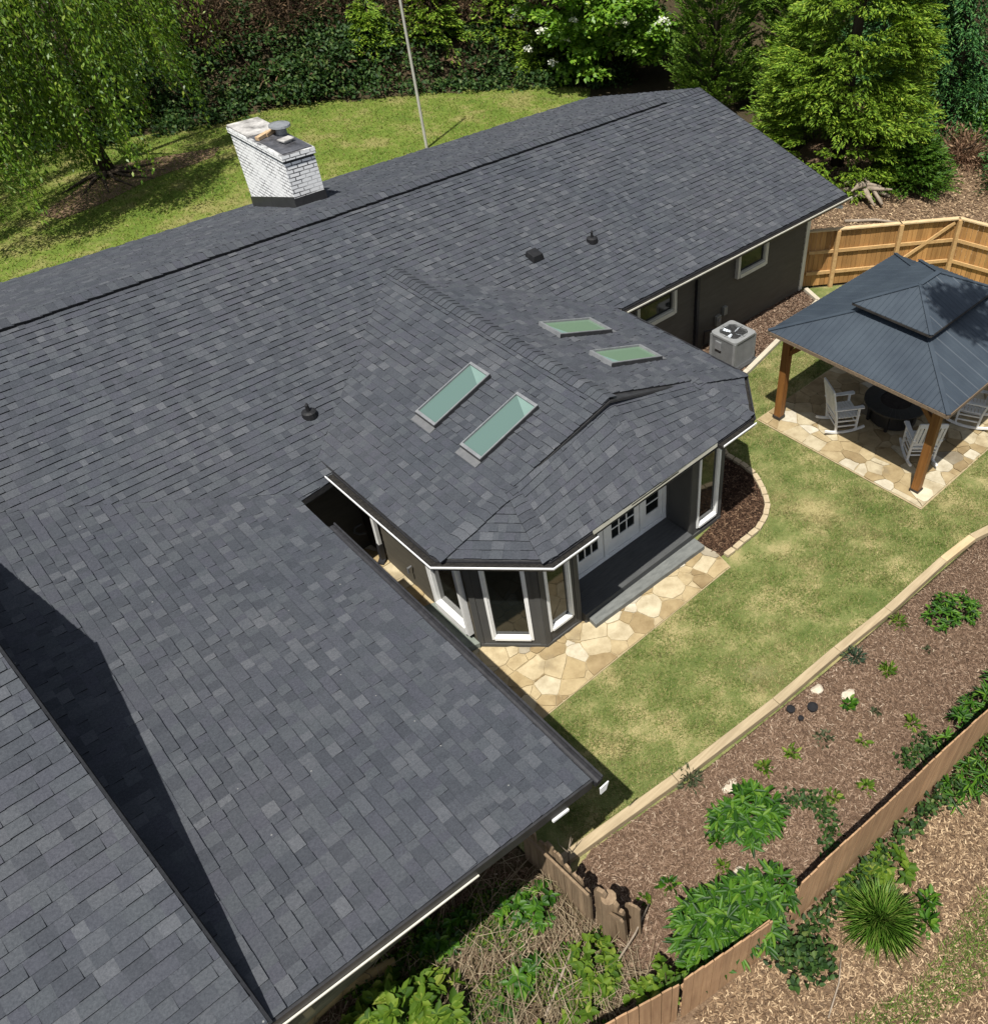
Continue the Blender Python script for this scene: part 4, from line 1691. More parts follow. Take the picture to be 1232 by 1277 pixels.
def leaf_quads(P, D, N, L, W, fold=.18, wide=.45):
    """one folded diamond per leaf"""
    D = unit(D)
    S = unit(np.cross(D, N))
    Nn = np.cross(S, D)
    L = np.broadcast_to(np.asarray(L, dtype=float), (len(P),))[:, None]
    W = np.broadcast_to(np.asarray(W, dtype=float), (len(P),))[:, None]
    mid = P + D * L * wide
    v = np.stack([P, mid + S * W * .5 + Nn * W * fold, P + D * L - Nn * L * .08, mid - S * W * .5 + Nn * W * fold], 1)
    return v.reshape(-1, 3), np.arange(len(P) * 4).reshape(-1, 4)


def leaf6(P, D, N, L, W, fold=.18, bend=.12):
    """rounded leaf: two folded halves sharing the midrib"""
    D = unit(D)
    S = unit(np.cross(D, N))
    Nn = np.cross(S, D)
    n = len(P)
    L = np.broadcast_to(np.asarray(L, dtype=float), (n,))[:, None]
    W = np.broadcast_to(np.asarray(W, dtype=float), (n,))[:, None]
    a = P + D * L * .28 + Nn * W * fold
    b = P + D * L * .68 + Nn * (W * fold - L * bend * .35)
    t = P + D * L - Nn * L * bend
    v = np.stack([P, a + S * W * .46, b + S * W * .40, t, b - S * W * .40, a - S * W * .46], 1).reshape(-1, 3)
    i = np.arange(n)[:, None] * 6
    f = np.stack([i + np.array([[0, 3, 2, 1]]), i + np.array([[0, 5, 4, 3]])], 1).reshape(-1, 4)
    return v, f


def rnd_dir(n):
    return unit(rng.normal(size=(n, 3)))


def clump_leaves(C, R, n, flat=1.0, up=.5, jitter=.35, droop=0.0, hollow=.55):
    """leaf positions/orientations on ellipsoid clumps; C (k,3), R (k,)"""
    k = len(C)
    idx = np.repeat(np.arange(k), n)
    d = rnd_dir(k * n)
    d[:, 2] = np.where(d[:, 2] < -.35, -d[:, 2], d[:, 2])
    r = R[idx] * rng.uniform(hollow, 1.05, k * n)
    P = C[idx] + d * r[:, None] * np.array([1, 1, flat])
    N = unit(d * (1 - up) + np.array([0, 0, 1]) * up + rng.normal(size=d.shape) * jitter)
    T = unit(np.cross(N, rnd_dir(k * n)))
    T = unit(T + d * .6 + np.array([0, 0, -droop]))
    return P, T, N


def crown_centres(c, rad, k, shell=.55):
    d = rnd_dir(k)
    r = rng.uniform(shell, 1, k) ** .8
    return np.array(c) + d * r[:, None] * np.array(rad)


def tree(name, label, loc, cat='tree', group=None):
    return tag(empty(name, loc), label, cat, group)


def trunk(parent, pts, radii, limbs=(), mat='bark'):
    b = MB()
    b.tube(pts, radii, 9)
    for (q, r) in limbs:
        b.tube(q, r, 6)
    return b.build('trunk', M[mat], parent, smooth=True)


def fronds(base, axis, L, nleaf, ll, lw, sag=.25, curl=.0, spread=.85, fan=.55):
    """feather sprays: base (n,3), axis (n,3) unit, L (n,)"""
    n = len(base)
    t = np.linspace(.08, 1, nleaf)
    t = np.tile(t, (n, 1)) + rng.uniform(-.03, .03, (n, nleaf))
    side = np.where(np.arange(nleaf) % 2 == 0, 1.0, -1.0)[None, :]
    upv = np.array([0, 0, 1.0])
    S = unit(np.cross(axis, upv) + rng.normal(size=axis.shape) * .25)
    U = np.cross(S, axis)
    P = base[:, None, :] + axis[:, None, :] * (t * L[:, None])[..., None] + np.array([0, 0, 1]) * ((curl * t - sag * t * t) * L[:, None])[..., None]
    env = np.sin(np.clip(t, 0, 1) * np.pi * .86 + .25)
    off = rng.uniform(.05, 1, t.shape) * side * fan * env * .42
    P = P + S[:, None, :] * (off * L[:, None])[..., None]
    D = unit(axis[:, None, :] * .9 + S[:, None, :] * (side * spread * rng.uniform(.4, 1, t.shape))[..., None]
             + np.array([0, 0, 1]) * rng.uniform(-.35, .2, t.shape)[..., None])
    N = unit(U[:, None, :] + rng.normal(size=P.shape) * .4)
    m = n * nleaf
    return leaf_quads(P.reshape(m, 3), D.reshape(m, 3), N.reshape(m, 3), ll * rng.uniform(.7, 1.25, m), lw * rng.uniform(.7, 1.2, m))


def blades(x, y, z, h, w, lean, cols=None):
    """grass blades as thin triangles"""
    n = len(x)
    a = rng.uniform(0, 2 * np.pi, n)
    b = rng.uniform(0, 2 * np.pi, n)
    P = np.stack([x, y, np.broadcast_to(z, (n,))], 1)
    s = np.stack([np.cos(a), np.sin(a), np.zeros(n)], 1) * np.asarray(w)[..., None] * .5
    l = np.stack([np.cos(b), np.sin(b), np.zeros(n)], 1) * (np.asarray(h) * lean)[..., None]
    tip = P + l + np.stack([np.zeros(n), np.zeros(n), np.broadcast_to(h, (n,))], 1)
    v = np.stack([P - s, P + s, tip], 1).reshape(-1, 3)
    return v, np.arange(n * 3).reshape(-1, 3)


def scatter(poly, n, holes=()):
    poly = np.array(poly, dtype=float)
    lo, hi = poly.min(0), poly.max(0)

    def mask(p, q):
        r = np.zeros(len(p), bool)
        j = len(q) - 1
        for i in range(len(q)):
            c = ((q[i][1] > p[:, 1]) != (q[j][1] > p[:, 1])) & (p[:, 0] < (q[j][0] - q[i][0]) * (p[:, 1] - q[i][1]) / (q[j][1] - q[i][1] + 1e-12) + q[i][0])
            r ^= c
            j = i
        return r
    out = []
    tot = 0
    while tot < n:
        p = rng.uniform(lo, hi, (n * 2, 2))
        m = mask(p, poly)
        for h_ in holes:
            m &= ~mask(p, h_)
        out.append(p[m])
        tot += m.sum()
        if m.sum() == 0:
            break
    return np.concatenate(out)[:n]


def soft_noise(x, y, s, seed):
    r = np.random.default_rng(seed)
    v = np.zeros_like(x)
    for _ in range(7):
        k = r.normal(size=2) * s
        v += np.sin(x * k[0] + y * k[1] + r.uniform(0, 6.28))
    return v / 3.0


# ------------------------------------------------------------------ leaf materials
G = lambda *s: [(p, c) for p, c in s]
M['grass'] = leafy('mown_grass_blade', G((0, (0.078, 0.132, 0.025)), (.45, (0.132, 0.194, 0.040)), (.7, (0.202, 0.225, 0.062)), (.88, (0.326, 0.279, 0.116)), (1, (0.419, 0.349, 0.171))), .25, .6, .2)
M['straw'] = leafy('straw_grass_blade', G((0, (0.143, 0.160, 0.047)), (.4, (0.259, 0.226, 0.094)), (1, (0.402, 0.340, 0.167))), .2, .7, .15)
M['grass_back'] = leafy('yellow_green_grass_blade', G((0, (.08, .12, .016)), (.5, (.15, .18, .03)), (.8, (.21, .20, .055)), (1, (.31, .26, .10))), .25, .6, .2)  # yellower green blades of the back lawn and corner grass
M['willow'] = leafy('weeping_leaf', G((0, (0.056, 0.121, 0.011)), (.5, (0.114, 0.210, 0.017)), (.85, (0.179, 0.275, 0.023)), (1, (0.275, 0.339, 0.048))), .4, .42, .45)
M['cypress'] = leafy('yellow_green_cypress', G((0, (0.065, 0.130, 0.012)), (.5, (0.138, 0.240, 0.021)), (.85, (0.221, 0.330, 0.028)), (1, (0.331, 0.399, 0.050))), .25, .6, .25)
M['arbor'] = leafy('arborvitae', G((0, (0.044, 0.099, 0.013)), (.6, (0.099, 0.189, 0.022)), (1, (0.199, 0.287, 0.040))), .25, .55, .3)
M['bush_green'] = leafy('fresh_green_conifer', G((0, (.02, .06, .006)), (.5, (.05, .12, .010)), (.9, (.09, .17, .018)), (1, (.13, .20, .03))), .25, .55, .25)
M['hemlock'] = leafy('dark_blue_green_needles', G((0, (0.022, 0.078, 0.022)), (.5, (0.048, 0.144, 0.040)), (.9, (0.099, 0.221, 0.053)), (1, (0.177, 0.287, 0.066))), .25, .5, .35)
M['dogwood'] = leafy('broad_lime_leaf', G((0, (0.080, 0.180, 0.016)), (.5, (0.140, 0.280, 0.024)), (.9, (0.220, 0.360, 0.036)), (1, (0.300, 0.420, 0.070))), .38, .42, .4)
M['petal'] = leafy('white_blossom', G((0, (.55, .56, .45)), (1, (.8, .8, .72))), .2, .6, .2)
M['ivy'] = leafy('dark_ivy', G((0, (0.011, 0.031, 0.007)), (.5, (0.024, 0.060, 0.011)), (.85, (0.049, 0.093, 0.018)), (1, (0.098, 0.131, 0.033))), .2, .6, .25)  # dark evergreen leaf, darkened further to stand in for woodland shade
M['shrub'] = leafy('green_shrub_leaf', G((0, (0.007, 0.028, 0.003)), (.4, (0.026, 0.087, 0.005)), (.8, (0.057, 0.143, 0.008)), (1, (0.120, 0.212, 0.023))), .25, .5, .3)
M['lime'] = leafy('lime_weed', G((0, (.03, .075, .006)), (.5, (.085, .155, .012)), (.85, (.14, .21, .022)), (1, (.22, .26, .045))), .35, .6, .2)
M['tuft'] = leafy('spiky_green_blades', G((0, (0.051, 0.127, 0.013)), (.6, (0.101, 0.212, 0.023)), (1, (0.237, 0.304, 0.068))), .25, .5, .3)
M['dull'] = leafy('dull_olive_weed', G((0, (.035, .05, .022)), (.6, (.06, .075, .035)), (1, (.11, .11, .06))), .2, .6, .2)
M['bluegreen'] = leafy('dark_wispy_weed', G((0, (.02, .04, .022)), (1, (.05, .08, .045))), .2, .6, .2)
M['dead'] = leafy('browned_twigs', G((0, (0.019, 0.012, 0.008)), (.5, (0.058, 0.038, 0.023)), (.85, (0.115, 0.075, 0.044)), (1, (0.209, 0.136, 0.078))), .1, .9, .1)  # twig brown lowered to stand in for tree shade on the bank
M['dead_pink'] = leafy('pinkish_dead_twigs', G((0, (.10, .055, .035)), (.6, (.20, .12, .075)), (1, (.30, .20, .12))), .1, .9, .1)
M['dry'] = leafy('bleached_dry_stems', G((0, (0.098, 0.073, 0.044)), (.5, (0.195, 0.151, 0.093)), (1, (0.370, 0.303, 0.205))), 0, .85, .15)
M['chip'] = leafy('bark_chip', G((0, (.055, .036, .025)), (.4, (.12, .076, .050)), (.75, (.18, .12, .082)), (.95, (.26, .185, .13)), (1, (.38, .30, .22))), 0, .95, .1)
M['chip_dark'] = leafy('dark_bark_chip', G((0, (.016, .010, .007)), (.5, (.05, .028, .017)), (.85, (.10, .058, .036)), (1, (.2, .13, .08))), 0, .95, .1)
M['chip_pale'] = leafy('pale_wood_chip', G((0, (0.056, 0.035, 0.021)), (.4, (0.145, 0.093, 0.054)), (.75, (0.256, 0.175, 0.104)), (1, (0.468, 0.349, 0.218))), 0, .95, .1)
M['stem'] = mottled('green_brown_stem', (.05, .045, .02), (.10, .085, .045), 8, .8)

# ------------------------------------------------------------------ lawn, chips
front_vis = [(2.9, 4.10), (5.1, 3.85), (7.2, 3.66), (9.4, 3.50), (12.1, 3.34), (13.4, 3.0), (15.6, 2.0), (19.5, 2.0), (19.5, 4.4), (12.12, 4.42), (12.12, 8.60), (20, 8.7),
             (17.4, 10.6), (13.46, 9.84), (12.3, 9.6), (11.4, 9.1), (10.80, 8.2), (10.72, 7.4), (10.15, 6.6), (9.44, 6.28), (8.5, 6.10), (2.9, 6.08)]
p = scatter(front_vis, 230000)
nz = soft_noise(p[:, 0], p[:, 1], 2.3, 3) + .6 * soft_noise(p[:, 0], p[:, 1], 6, 4)
bare = soft_noise(p[:, 0], p[:, 1], 1.5, 9) + .5 * soft_noise(p[:, 0], p[:, 1], 5, 12)
u = rng.uniform(-1, 1, len(p))
keep = (bare + u * .8) < 1.15
near = (np.abs(p[:, 0] - 11.6) < 1.0) & (np.abs(p[:, 1] - 7.0) < 1.2)
keep &= ~(near & (rng.random(len(p)) < .45))
p, nz, u = p[keep], nz[keep], u[keep]
straw = (nz + u * 1.0) > .46
for nm, m, mt in (('lawn_grass', ~straw, 'grass'), ('straw_grass', straw, 'straw')):
    q = p[m]
    k = len(q)
    v, f = blades(q[:, 0], q[:, 1], 0.0, rng.uniform(.015, .05, k) * (1.1 + .5 * soft_noise(q[:, 0], q[:, 1], 7, 8)).clip(.4, 2), rng.uniform(.006, .013, k), 1.0)
    tag(np_mesh(nm, v, f, M[mt]), kind='stuff')
holes = []
p = scatter([(-14, 21), (20.5, 21), (21.0, 24), (25.2, 28.2), (24.6, 29.6), (22.6, 31.0), (19.5, 33.4), (15.5, 35.4), (11, 35.9), (4, 37.6), (-14, 42)], 90000)
k = len(p)
v, f = blades(p[:, 0], p[:, 1], 0.0, rng.uniform(.04, .09, k), rng.uniform(.02, .04, k), 1.0)
tag(np_mesh('back_lawn_grass', v, f, M['grass_back']), kind='stuff')
p = scatter([(17.6, 11.5), (20.2, 9.85), (20.9, 10.3), (19.6, 11.6), (18.9, 13.4), (17.6, 14.5)], 5000)
v, f = blades(p[:, 0], p[:, 1], 0.0, rng.uniform(.03, .07, len(p)), rng.uniform(.012, .02, len(p)), 1.0)
tag(np_mesh('corner_grass', v, f, M['grass_back']), kind='stuff')


def chips(name, poly, n, z, L, W, mat, holes=()):
    p = scatter(poly, n, holes)
    k = len(p)
    a = rng.uniform(0, 2 * np.pi, k)
    D = np.stack([np.cos(a), np.sin(a), rng.uniform(-.25, .35, k)], 1)
    S = unit(np.cross(D, np.array([0, 0, 1.0])) + rng.normal(size=(k, 3)) * .2)
    D = unit(D)
    l = rng.uniform(*L, k)[:, None]
    w = rng.uniform(*W, k)[:, None]
    P = np.stack([p[:, 0], p[:, 1], z + rng.uniform(0, .022, k)], 1)
    bend = S * l * rng.uniform(-.22, .22, k)[:, None] + np.array([0, 0, 1]) * l * .12
    pts = [P - D * l / 2 - S * w * .35, P - D * l / 2 + S * w * .35, P + bend + S * w / 2, P + D * l / 2 + S * w * .3, P + D * l / 2 - S * w * .3, P + bend - S * w / 2]
    v = np.stack(pts, 1).reshape(-1, 3)
    i = np.arange(k)[:, None] * 6
    f = np.concatenate([i + np.array([[0, 1, 2, 5]]), i + np.array([[5, 2, 3, 4]])], 0)
    return tag(np_mesh(name, v, f, M[mat]), kind='stuff')


chips('bark_chips', mulch_bed, 90000, .022, (.025, .085), (.006, .016), 'chip')
chips('pale_chips', [(2.5, 1.7), (4.2, 1.45), (6, 1.15), (8.6, .95), (13, .2), (13, -1.5), (2.5, -1.0)], 48000, .012, (.028, .09), (.007, .02), 'chip_pale')
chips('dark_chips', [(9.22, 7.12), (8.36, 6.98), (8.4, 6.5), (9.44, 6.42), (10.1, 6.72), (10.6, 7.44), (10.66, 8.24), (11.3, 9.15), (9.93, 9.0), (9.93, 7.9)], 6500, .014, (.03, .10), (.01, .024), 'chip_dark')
chips('wall_bed_chips', [(13.46, 9.98), (17.3, 10.72), (17.5, 11.4), (12.2, 11.4), (12.2, 9.8)], 7000, .014, (.03, .11), (.012, .026), 'chip')
chips('back_bed_chips', [(19.2, 12.2), (21, 10.0), (22.2, 9.2), (22.6, 6), (32, 6), (33, 15), (27, 16.5), (21, 15.5)], 30000, -.01, (.05, .14), (.02, .045), 'chip_pale')
chips('slope_litter', [(-2, 5.2), (2.25, 5.2), (2.3, 4.4), (2.33, 2.95), (2.38, 1.9), (.6, 2.3), (-2, 3)], 9000, .016, (.03, .10), (.008, .02), 'chip')

# ------------------------------------------------------------------ wooded bank behind the lawn


def bank(x, y):
    d = (x - 4) * .41 + (y - 37.6) * .91
    d2 = (x - 33) * .95 + (y - 20) * .2
    e = np.maximum(d, d2)
    return np.clip(e - 1.2, 0, None) * .5 * np.clip((e - 1.2) / 4, 0, 1) * np.clip(1.3 - e / 90, .6, 1)


gx, gy = np.meshgrid(np.linspace(-60, 110, 110), np.linspace(2, 150, 100))
gz_ = bank(gx, gy)
gz_ = gz_ + np.where(gz_ > .05, .35 * soft_noise(gx, gy, .6, 5), 0) - .02
gz_ = np.where(bank(gx, gy) < .02, -.2, gz_)
v = np.stack([gx, gy, gz_], -1).reshape(-1, 3)
r_, c_ = gx.shape
ii = (np.arange(r_ - 1)[:, None] * c_ + np.arange(c_ - 1)[None, :]).reshape(-1)
tag(np_mesh('hillside', v, np.stack([ii, ii + 1, ii + c_ + 1, ii + c_], 1), M['forest']), kind='structure')

# ivy and low green growth along the edge of the lawn
edge = [(-14, 42), (4, 37.6), (11, 35.9), (15.5, 35.4), (19.5, 33.4), (22.6, 31.0), (24.8, 29.4), (26.5, 27.5)]
P_, R_ = [], []
for i in range(len(edge) - 1):
    a, b = np.array(edge[i]), np.array(edge[i + 1])
    L = np.linalg.norm(b - a)
    k = int(L * 34.0)
    t = rng.uniform(0, 1, k)
    off = rng.uniform(-.35, 4.2, k)
    d = (b - a) / L
    nrm = np.array([-d[1], d[0]])
    if nrm[1] < 0:
        nrm = -nrm
    q = a + (b - a) * t[:, None] + nrm * off[:, None]
    r = rng.uniform(.22, .55, k) * (1 + .9 * np.clip(soft_noise(q[:, 0], q[:, 1], 1.1, 31), -.4, 1.2))
    P_.append(np.stack([q[:, 0], q[:, 1], bank(q[:, 0], q[:, 1]) + r * rng.uniform(.1, 1.3, k) * np.clip(off * .8, .3, 1.3)], 1))
    R_.append(r)
C, R = np.concatenate(P_), np.concatenate(R_)
P, T, N = clump_leaves(C, R, 42, .8, .5, .4)
v, f = leaf_quads(P, T, N, rng.uniform(.12, .24, len(P)), rng.uniform(.07, .14, len(P)))
tag(np_mesh('ivy_bank', v, f, M['ivy']), kind='stuff')
# taller dark undergrowth in irregular masses behind the ivy
q = rng.uniform([-12, 30], [32, 46], (2600, 2))
h_ = bank(q[:, 0], q[:, 1])
sel = (h_ > .15) & (h_ < 1.5) & (soft_noise(q[:, 0], q[:, 1], .9, 44) > .35)
q, h_ = q[sel], h_[sel]
r = rng.uniform(.35, .85, len(q))
P, T, N = clump_leaves(np.stack([q[:, 0], q[:, 1], h_ + rng.uniform(.1, .9, len(q))], 1), r, 60, .9, .45, .4)
v, f = leaf_quads(P, T, N, rng.uniform(.12, .26, len(P)), rng.uniform(.06, .12, len(P)))
tag(np_mesh('dark_undergrowth', v, f, M['ivy']), kind='stuff')
# leaf litter and scrub over the whole bank
q = rng.uniform([-20, 30], [75, 85], (7000, 2))
h_ = bank(q[:, 0], q[:, 1])
q, h_ = q[h_ > .3], h_[h_ > .3]
r = rng.uniform(.4, 1.1, len(q))
P, T, N = clump_leaves(np.stack([q[:, 0], q[:, 1], h_ + .25], 1), r, 22, .5, .3, .6)
v, f = leaf_quads(P, T, N, rng.uniform(.15, .4, len(P)), rng.uniform(.04, .10, len(P)))
tag(np_mesh('bank_scrub', v, f, M['dead']), kind='stuff')
m = rng.random(len(q)) < .3
P, T, N = clump_leaves(np.stack([q[m, 0], q[m, 1], h_[m] + .3], 1), r[m], 40, .6, .4, .5)
v, f = leaf_quads(P, T, N, rng.uniform(.12, .28, len(P)), rng.uniform(.07, .14, len(P)))
tag(np_mesh('bank_undergrowth', v, f, M['ivy']), kind='stuff')


def twig_bush(label, x, y, r, h, n, mat='dead', group=None, name='dead_shrub', leafmat=None, seedz=None):
    z = float(bank(np.array(x), np.array(y))) if seedz is None else seedz
    o = tag(empty(name, (x, y, z)), label, 'shrub', group)
    k = n
    d = rnd_dir(k)
    d[:, 2] = np.abs(d[:, 2]) * 1.0 + .15
    d = unit(d)
    base = np.array([x, y, z]) + d * np.array([r, r, h]) * rng.uniform(.15, .75, k)[:, None]
    D = unit(d + rng.normal(size=d.shape) * .6 + np.array([0, 0, -.15]))
    v, f = leaf_quads(base, D, rnd_dir(k), rng.uniform(.3, .85, k) * min(1, r), rng.uniform(.012, .03, k), .1)
    np_mesh('twigs', v, f, M[mat], o)
    kk = int(n * 1.6)
    d = rnd_dir(kk)
    d[:, 2] = np.abs(d[:, 2])
    P = np.array([x, y, z]) + d * np.array([r, r, h]) * (rng.uniform(.45, 1.05, kk) * (1 + .25 * np.sin(d[:, 0] * 5 + d[:, 1] * 7 + x)))[:, None]
    v, f = leaf_quads(P, unit(d + rng.normal(size=d.shape) * .8), rnd_dir(kk), rng.uniform(.10, .26, kk), rng.uniform(.03, .07, kk))
    np_mesh('dry_foliage', v, f, M[leafmat or mat], o)
    b = MB()
    for j in range(7):
        a = j * .9 + x
        b.tube([(x + .1 * math.cos(a), y + .1 * math.sin(a), z - .1), (x + r * .35 * math.cos(a), y + r * .35 * math.sin(a), z + h * .5), (x + r * .7 * math.cos(a + .3), y + r * .7 * math.sin(a + .3), z + h * .8)],
               [.05, .035, .015], 5)
    b.build('stem', M['bark'], o)
    return o


dl = ['browned dead shrub behind the white chimney, nearest the weeping tree', 'dark brown dead shrub on the bank, second to the right of the weeping tree',
      'rust brown dead shrub on the bank just left of the metal pole', 'dead brown shrub on the bank directly behind the metal pole', 'tangled brown dead shrub on the bank right of the metal pole',
      'brown dead shrub beside the white-flowered tree', 'tall brown dead shrub at the top edge of the picture, left of the metal pole', 'tall brown dead shrub at the top edge of the picture, right of the metal pole',
      'dim brown dead shrub high on the bank behind the chimney']
for lab, (x, y, r, h) in zip(dl, ((14.3, 38.6, 1.8, 2.3), (17.0, 37.8, 1.9, 2.5), (19.6, 36.8, 1.9, 2.6), (21.9, 35.3, 1.8, 2.3), (24.3, 34.2, 1.9, 2.4), (25.9, 32.2, 1.6, 2.0),
                                   (20.5, 40.5, 2.3, 3.2), (25.8, 37.5, 2.3, 3.0), (16.5, 42.0, 2.5, 3.2))):
    twig_bush(lab, x, y, r, h, 1500, group='dead brown shrubs on the bank')


def conifer(name, label, x, y, z, rad, h, n, L, nleaf, ll, lw, mat, power=.75, rise=.25, sag=.35, curl=.25, group=None, inner=.55, fan=.55, cat='conifer', lumps=.22, tiers=0):
    o = tag(empty(name, (x, y, z)), label, cat, group)
    trunk(o, [(x, y, z - .2), (x, y, z + h * .5), (x + .05, y, z + h * .96)], [rad * .05 + .06, rad * .03 + .04, .015])
    t = rng.uniform(.0, 1, n) ** 1.25
    a = rng.uniform(0, 2 * np.pi, n)
    if tiers:
        ka = rng.uniform(0, 2 * np.pi, tiers * 9)
        kt = rng.uniform(0, 1, tiers * 9) ** 1.25
        ii_ = rng.integers(0, tiers * 9, n)
        t = np.clip(kt[ii_] + rng.normal(0, .010, n), 0, 1)
        a = ka[ii_] + rng.normal(0, .24, n) / (1.05 - t)
    prof = rad * (1 - t) ** power
    lump = 1 + lumps * np.sin(a * 3 + t * 17 + x) * np.cos(a * 5 - t * 9) + lumps * .7 * np.sin(t * 31 + a * 2)
    rr = np.maximum(prof * lump * rng.uniform(inner, 1.0, n), .05)
    base = np.stack([x + np.cos(a) * rr * .72, y + np.sin(a) * rr * .72, z + .12 + t * h * .97], 1)
    ax = unit(np.stack([np.cos(a), np.sin(a), np.full(n, rise)], 1) + rng.normal(size=(n, 3)) * .22)
    LL = L * rng.uniform(.6, 1.2, n) * (.55 + .45 * (1 - t))
    v, f = fronds(base, ax, LL, nleaf, ll, lw, sag, curl, fan=fan)
    np_mesh('crown', v, f, M[mat], o)
    return o


# big yellow-green cypress right of the house
conifer('cypress_tree', 'big shaggy yellow-green cypress standing beyond the right end of the house roof', 25.6, 15.9, 0, 3.5, 11.5, 3600, 1.0, 52, .16, .038, 'cypress', .72, .12, .32, .32, inner=.70, fan=.5, lumps=.14, tiers=46)
conifer('cypress_bush', 'low bright green conifer bush at the foot of the big cypress', 25.75, 13.0, 0, 1.3, 1.35, 520, .7, 40, .12, .04, 'bush_green', .45, .35, .3, .25, inner=.35, cat='shrub')
conifer('hemlock_tree', 'dark blue-green hemlock filling the top right corner behind the cypress', 32.5, 15.6, 0, 3.7, 12, 1900, 1.3, 44, .17, .05, 'hemlock', .7, -.05, .5, .15, inner=.6)
conifer('hemlock_tree', 'dark hemlock just right of the big cypress, above the bare mulch', 35.5, 19.5, .5, 3.6, 12, 1300, 1.3, 40, .18, .055, 'hemlock', .7, -.05, .5, .15, inner=.6)
conifer('arborvitae', 'narrow dark arborvitae behind the roof peak, left one of the pair', 27.6, 23.4, 0, 1.9, 10.5, 1500, .8, 40, .15, .05, 'arbor', .5, .8, .1, .1, inner=.65, fan=.4)
conifer('arborvitae', 'narrow dark arborvitae between its twin and the big cypress', 29.4, 20.6, 0, 1.9, 10.5, 1500, .8, 40, .15, .05, 'arbor', .5, .8, .1, .1, inner=.65, fan=.4)
for lab, (x, y, r, h) in zip(('lime green conifer sapling on the brown bank just right of the metal pole', 'lime green conifer sapling on the bank beside the white-flowered tree',
                              'olive green sapling low on the bank just left of the metal pole', 'small rusty-green sapling in front of the white-flowered tree'),
                             ((21.9, 34.3, 1.2, 2.7), (24.6, 32.9, 1.15, 2.4), (19.5, 35.4, .9, 1.6), (24.9, 31.2, .8, 1.2))):
    z = float(bank(np.array(x), np.array(y)))
    conifer('sapling', lab, x, y, z, r, h, 190, .9, 34, .17, .05, 'cypress', .6, .15, .35, .2, inner=.4, cat='sapling')

# broad-leaved tree with white flower clusters
fx, fy = 26.7, 28.6
ft_ = tree('flowering_tree', 'broad-leaved lime green tree with clusters of white blossom beyond the roof ridge', (fx, fy, 0))
trunk(ft_, [(fx, fy, -.1), (fx + .1, fy, 2), (fx - .1, fy + .1, 4.2)], [.2, .15, .07],
      [([(fx, fy, 1.6), (fx - 1.6, fy + .2, 3.2), (fx - 2.6, fy + .4, 4.4)], [.09, .06, .02]), ([(fx, fy, 1.9), (fx + 1.5, fy - .8, 3.4), (fx + 2.4, fy - 1.3, 4.6)], [.09, .06, .02]),
       ([(fx, fy, 2.2), (fx + .2, fy - 1.6, 3.5), (fx, fy - 2.4, 4.2)], [.08, .05, .02])])
C = crown_centres((fx, fy, 3.3), (3.9, 3.4, 3.3), 150, .45)
C[:, 2] = np.maximum(C[:, 2], .4)
R = rng.uniform(.55, .95, len(C))
P, T, N = clump_leaves(C, R, 150, .42, .68, .28, .15, .3)
v, f = leaf_quads(P, T, N, rng.uniform(.16, .30, len(P)), rng.uniform(.12, .2, len(P)), .12, .5)
np_mesh('crown', v, f, M['dogwood'], ft_)
P = np.array([(24.4, 31.5, 2.5), (24.2, 31.2, 2.35), (24.6, 30.2, 2.3), (24.4, 30.0, 2.0), (24.7, 29.0, 1.8), (24.3, 30.9, 1.2), (24.9, 28.6, 2.5), (25.6, 26.6, 2.6), (26.6, 25.4, 2.7), (24.5, 29.6, .9)]) + np.array([-.55, -.55, .2])
Q, T, N = clump_leaves(P, rng.uniform(.16, .3, len(P)), 45, .6, .5, .5)
v, f = leaf_quads(Q, T, N, .10, .09, .05, .5)
np_mesh('blossom', v, f, M['petal'], ft_)

# weeping tree at the upper left
wx, wy = 6.9, 33.4
wt = tree('weeping_tree', 'large weeping tree with trailing bright green strands at the upper left', (wx, wy, 0))
trunk(wt, [(wx + .55, wy, -.1), (wx + .2, wy, 2.5), (wx - .3, wy + .1, 5.2), (wx - .5, wy, 7.6)], [.30, .24, .18, .09],
      [([(wx, wy, 3.8), (wx + 1.8, wy + .2, 6.2), (wx + 3.6, wy + .3, 7.2)], [.14, .09, .03]), ([(wx - .1, wy, 4.6), (wx - 1.2, wy + .6, 7.0), (wx - 2.2, wy + 1, 7.9)], [.12, .07, .03]),
       ([(wx, wy, 4.8), (wx - .2, wy - 1, 6.8), (wx, wy - 1.8, 7.6)], [.10, .06, .03])])
ns = 1750
nb = 140
ba = rng.uniform(0, 2 * np.pi, nb)
br_ = 5.6 * np.sqrt(rng.uniform(.03, 1, nb))
bb = np.clip(1.0 + 5.0 * rng.random(nb) ** 1.3 - .16 * br_, .6, 6.5)
ba[:20] = rng.uniform(-2.6, -.8, 20)
br_[:20] = rng.uniform(1.2, 4.2, 20)
bb[:20] = rng.uniform(1.0, 2.6, 20)
bb += 1.3 * np.clip(np.cos(ba), 0, 1) + .2
bb[:26] = rng.uniform(.9, 2.4, 26)
ba[20:26] = rng.uniform(-1.8, -1.0, 6)
br_[20:26] = rng.uniform(1.5, 3.5, 6)
bi = rng.integers(0, nb, ns)
a = ba[bi]
rr = br_[bi]
sx = wx - .9 + np.cos(a) * rr + rng.normal(0, .17, ns)
sy = wy - .2 + np.sin(a) * rr + rng.normal(0, .22, ns)
top = 8.6 - .085 * rr ** 2 + rng.normal(0, .35, ns)
bot = np.clip(bb[bi] + np.abs(rng.normal(0, .7, ns)), .3, 7)
Pl, Dl = [], []
st = MB()
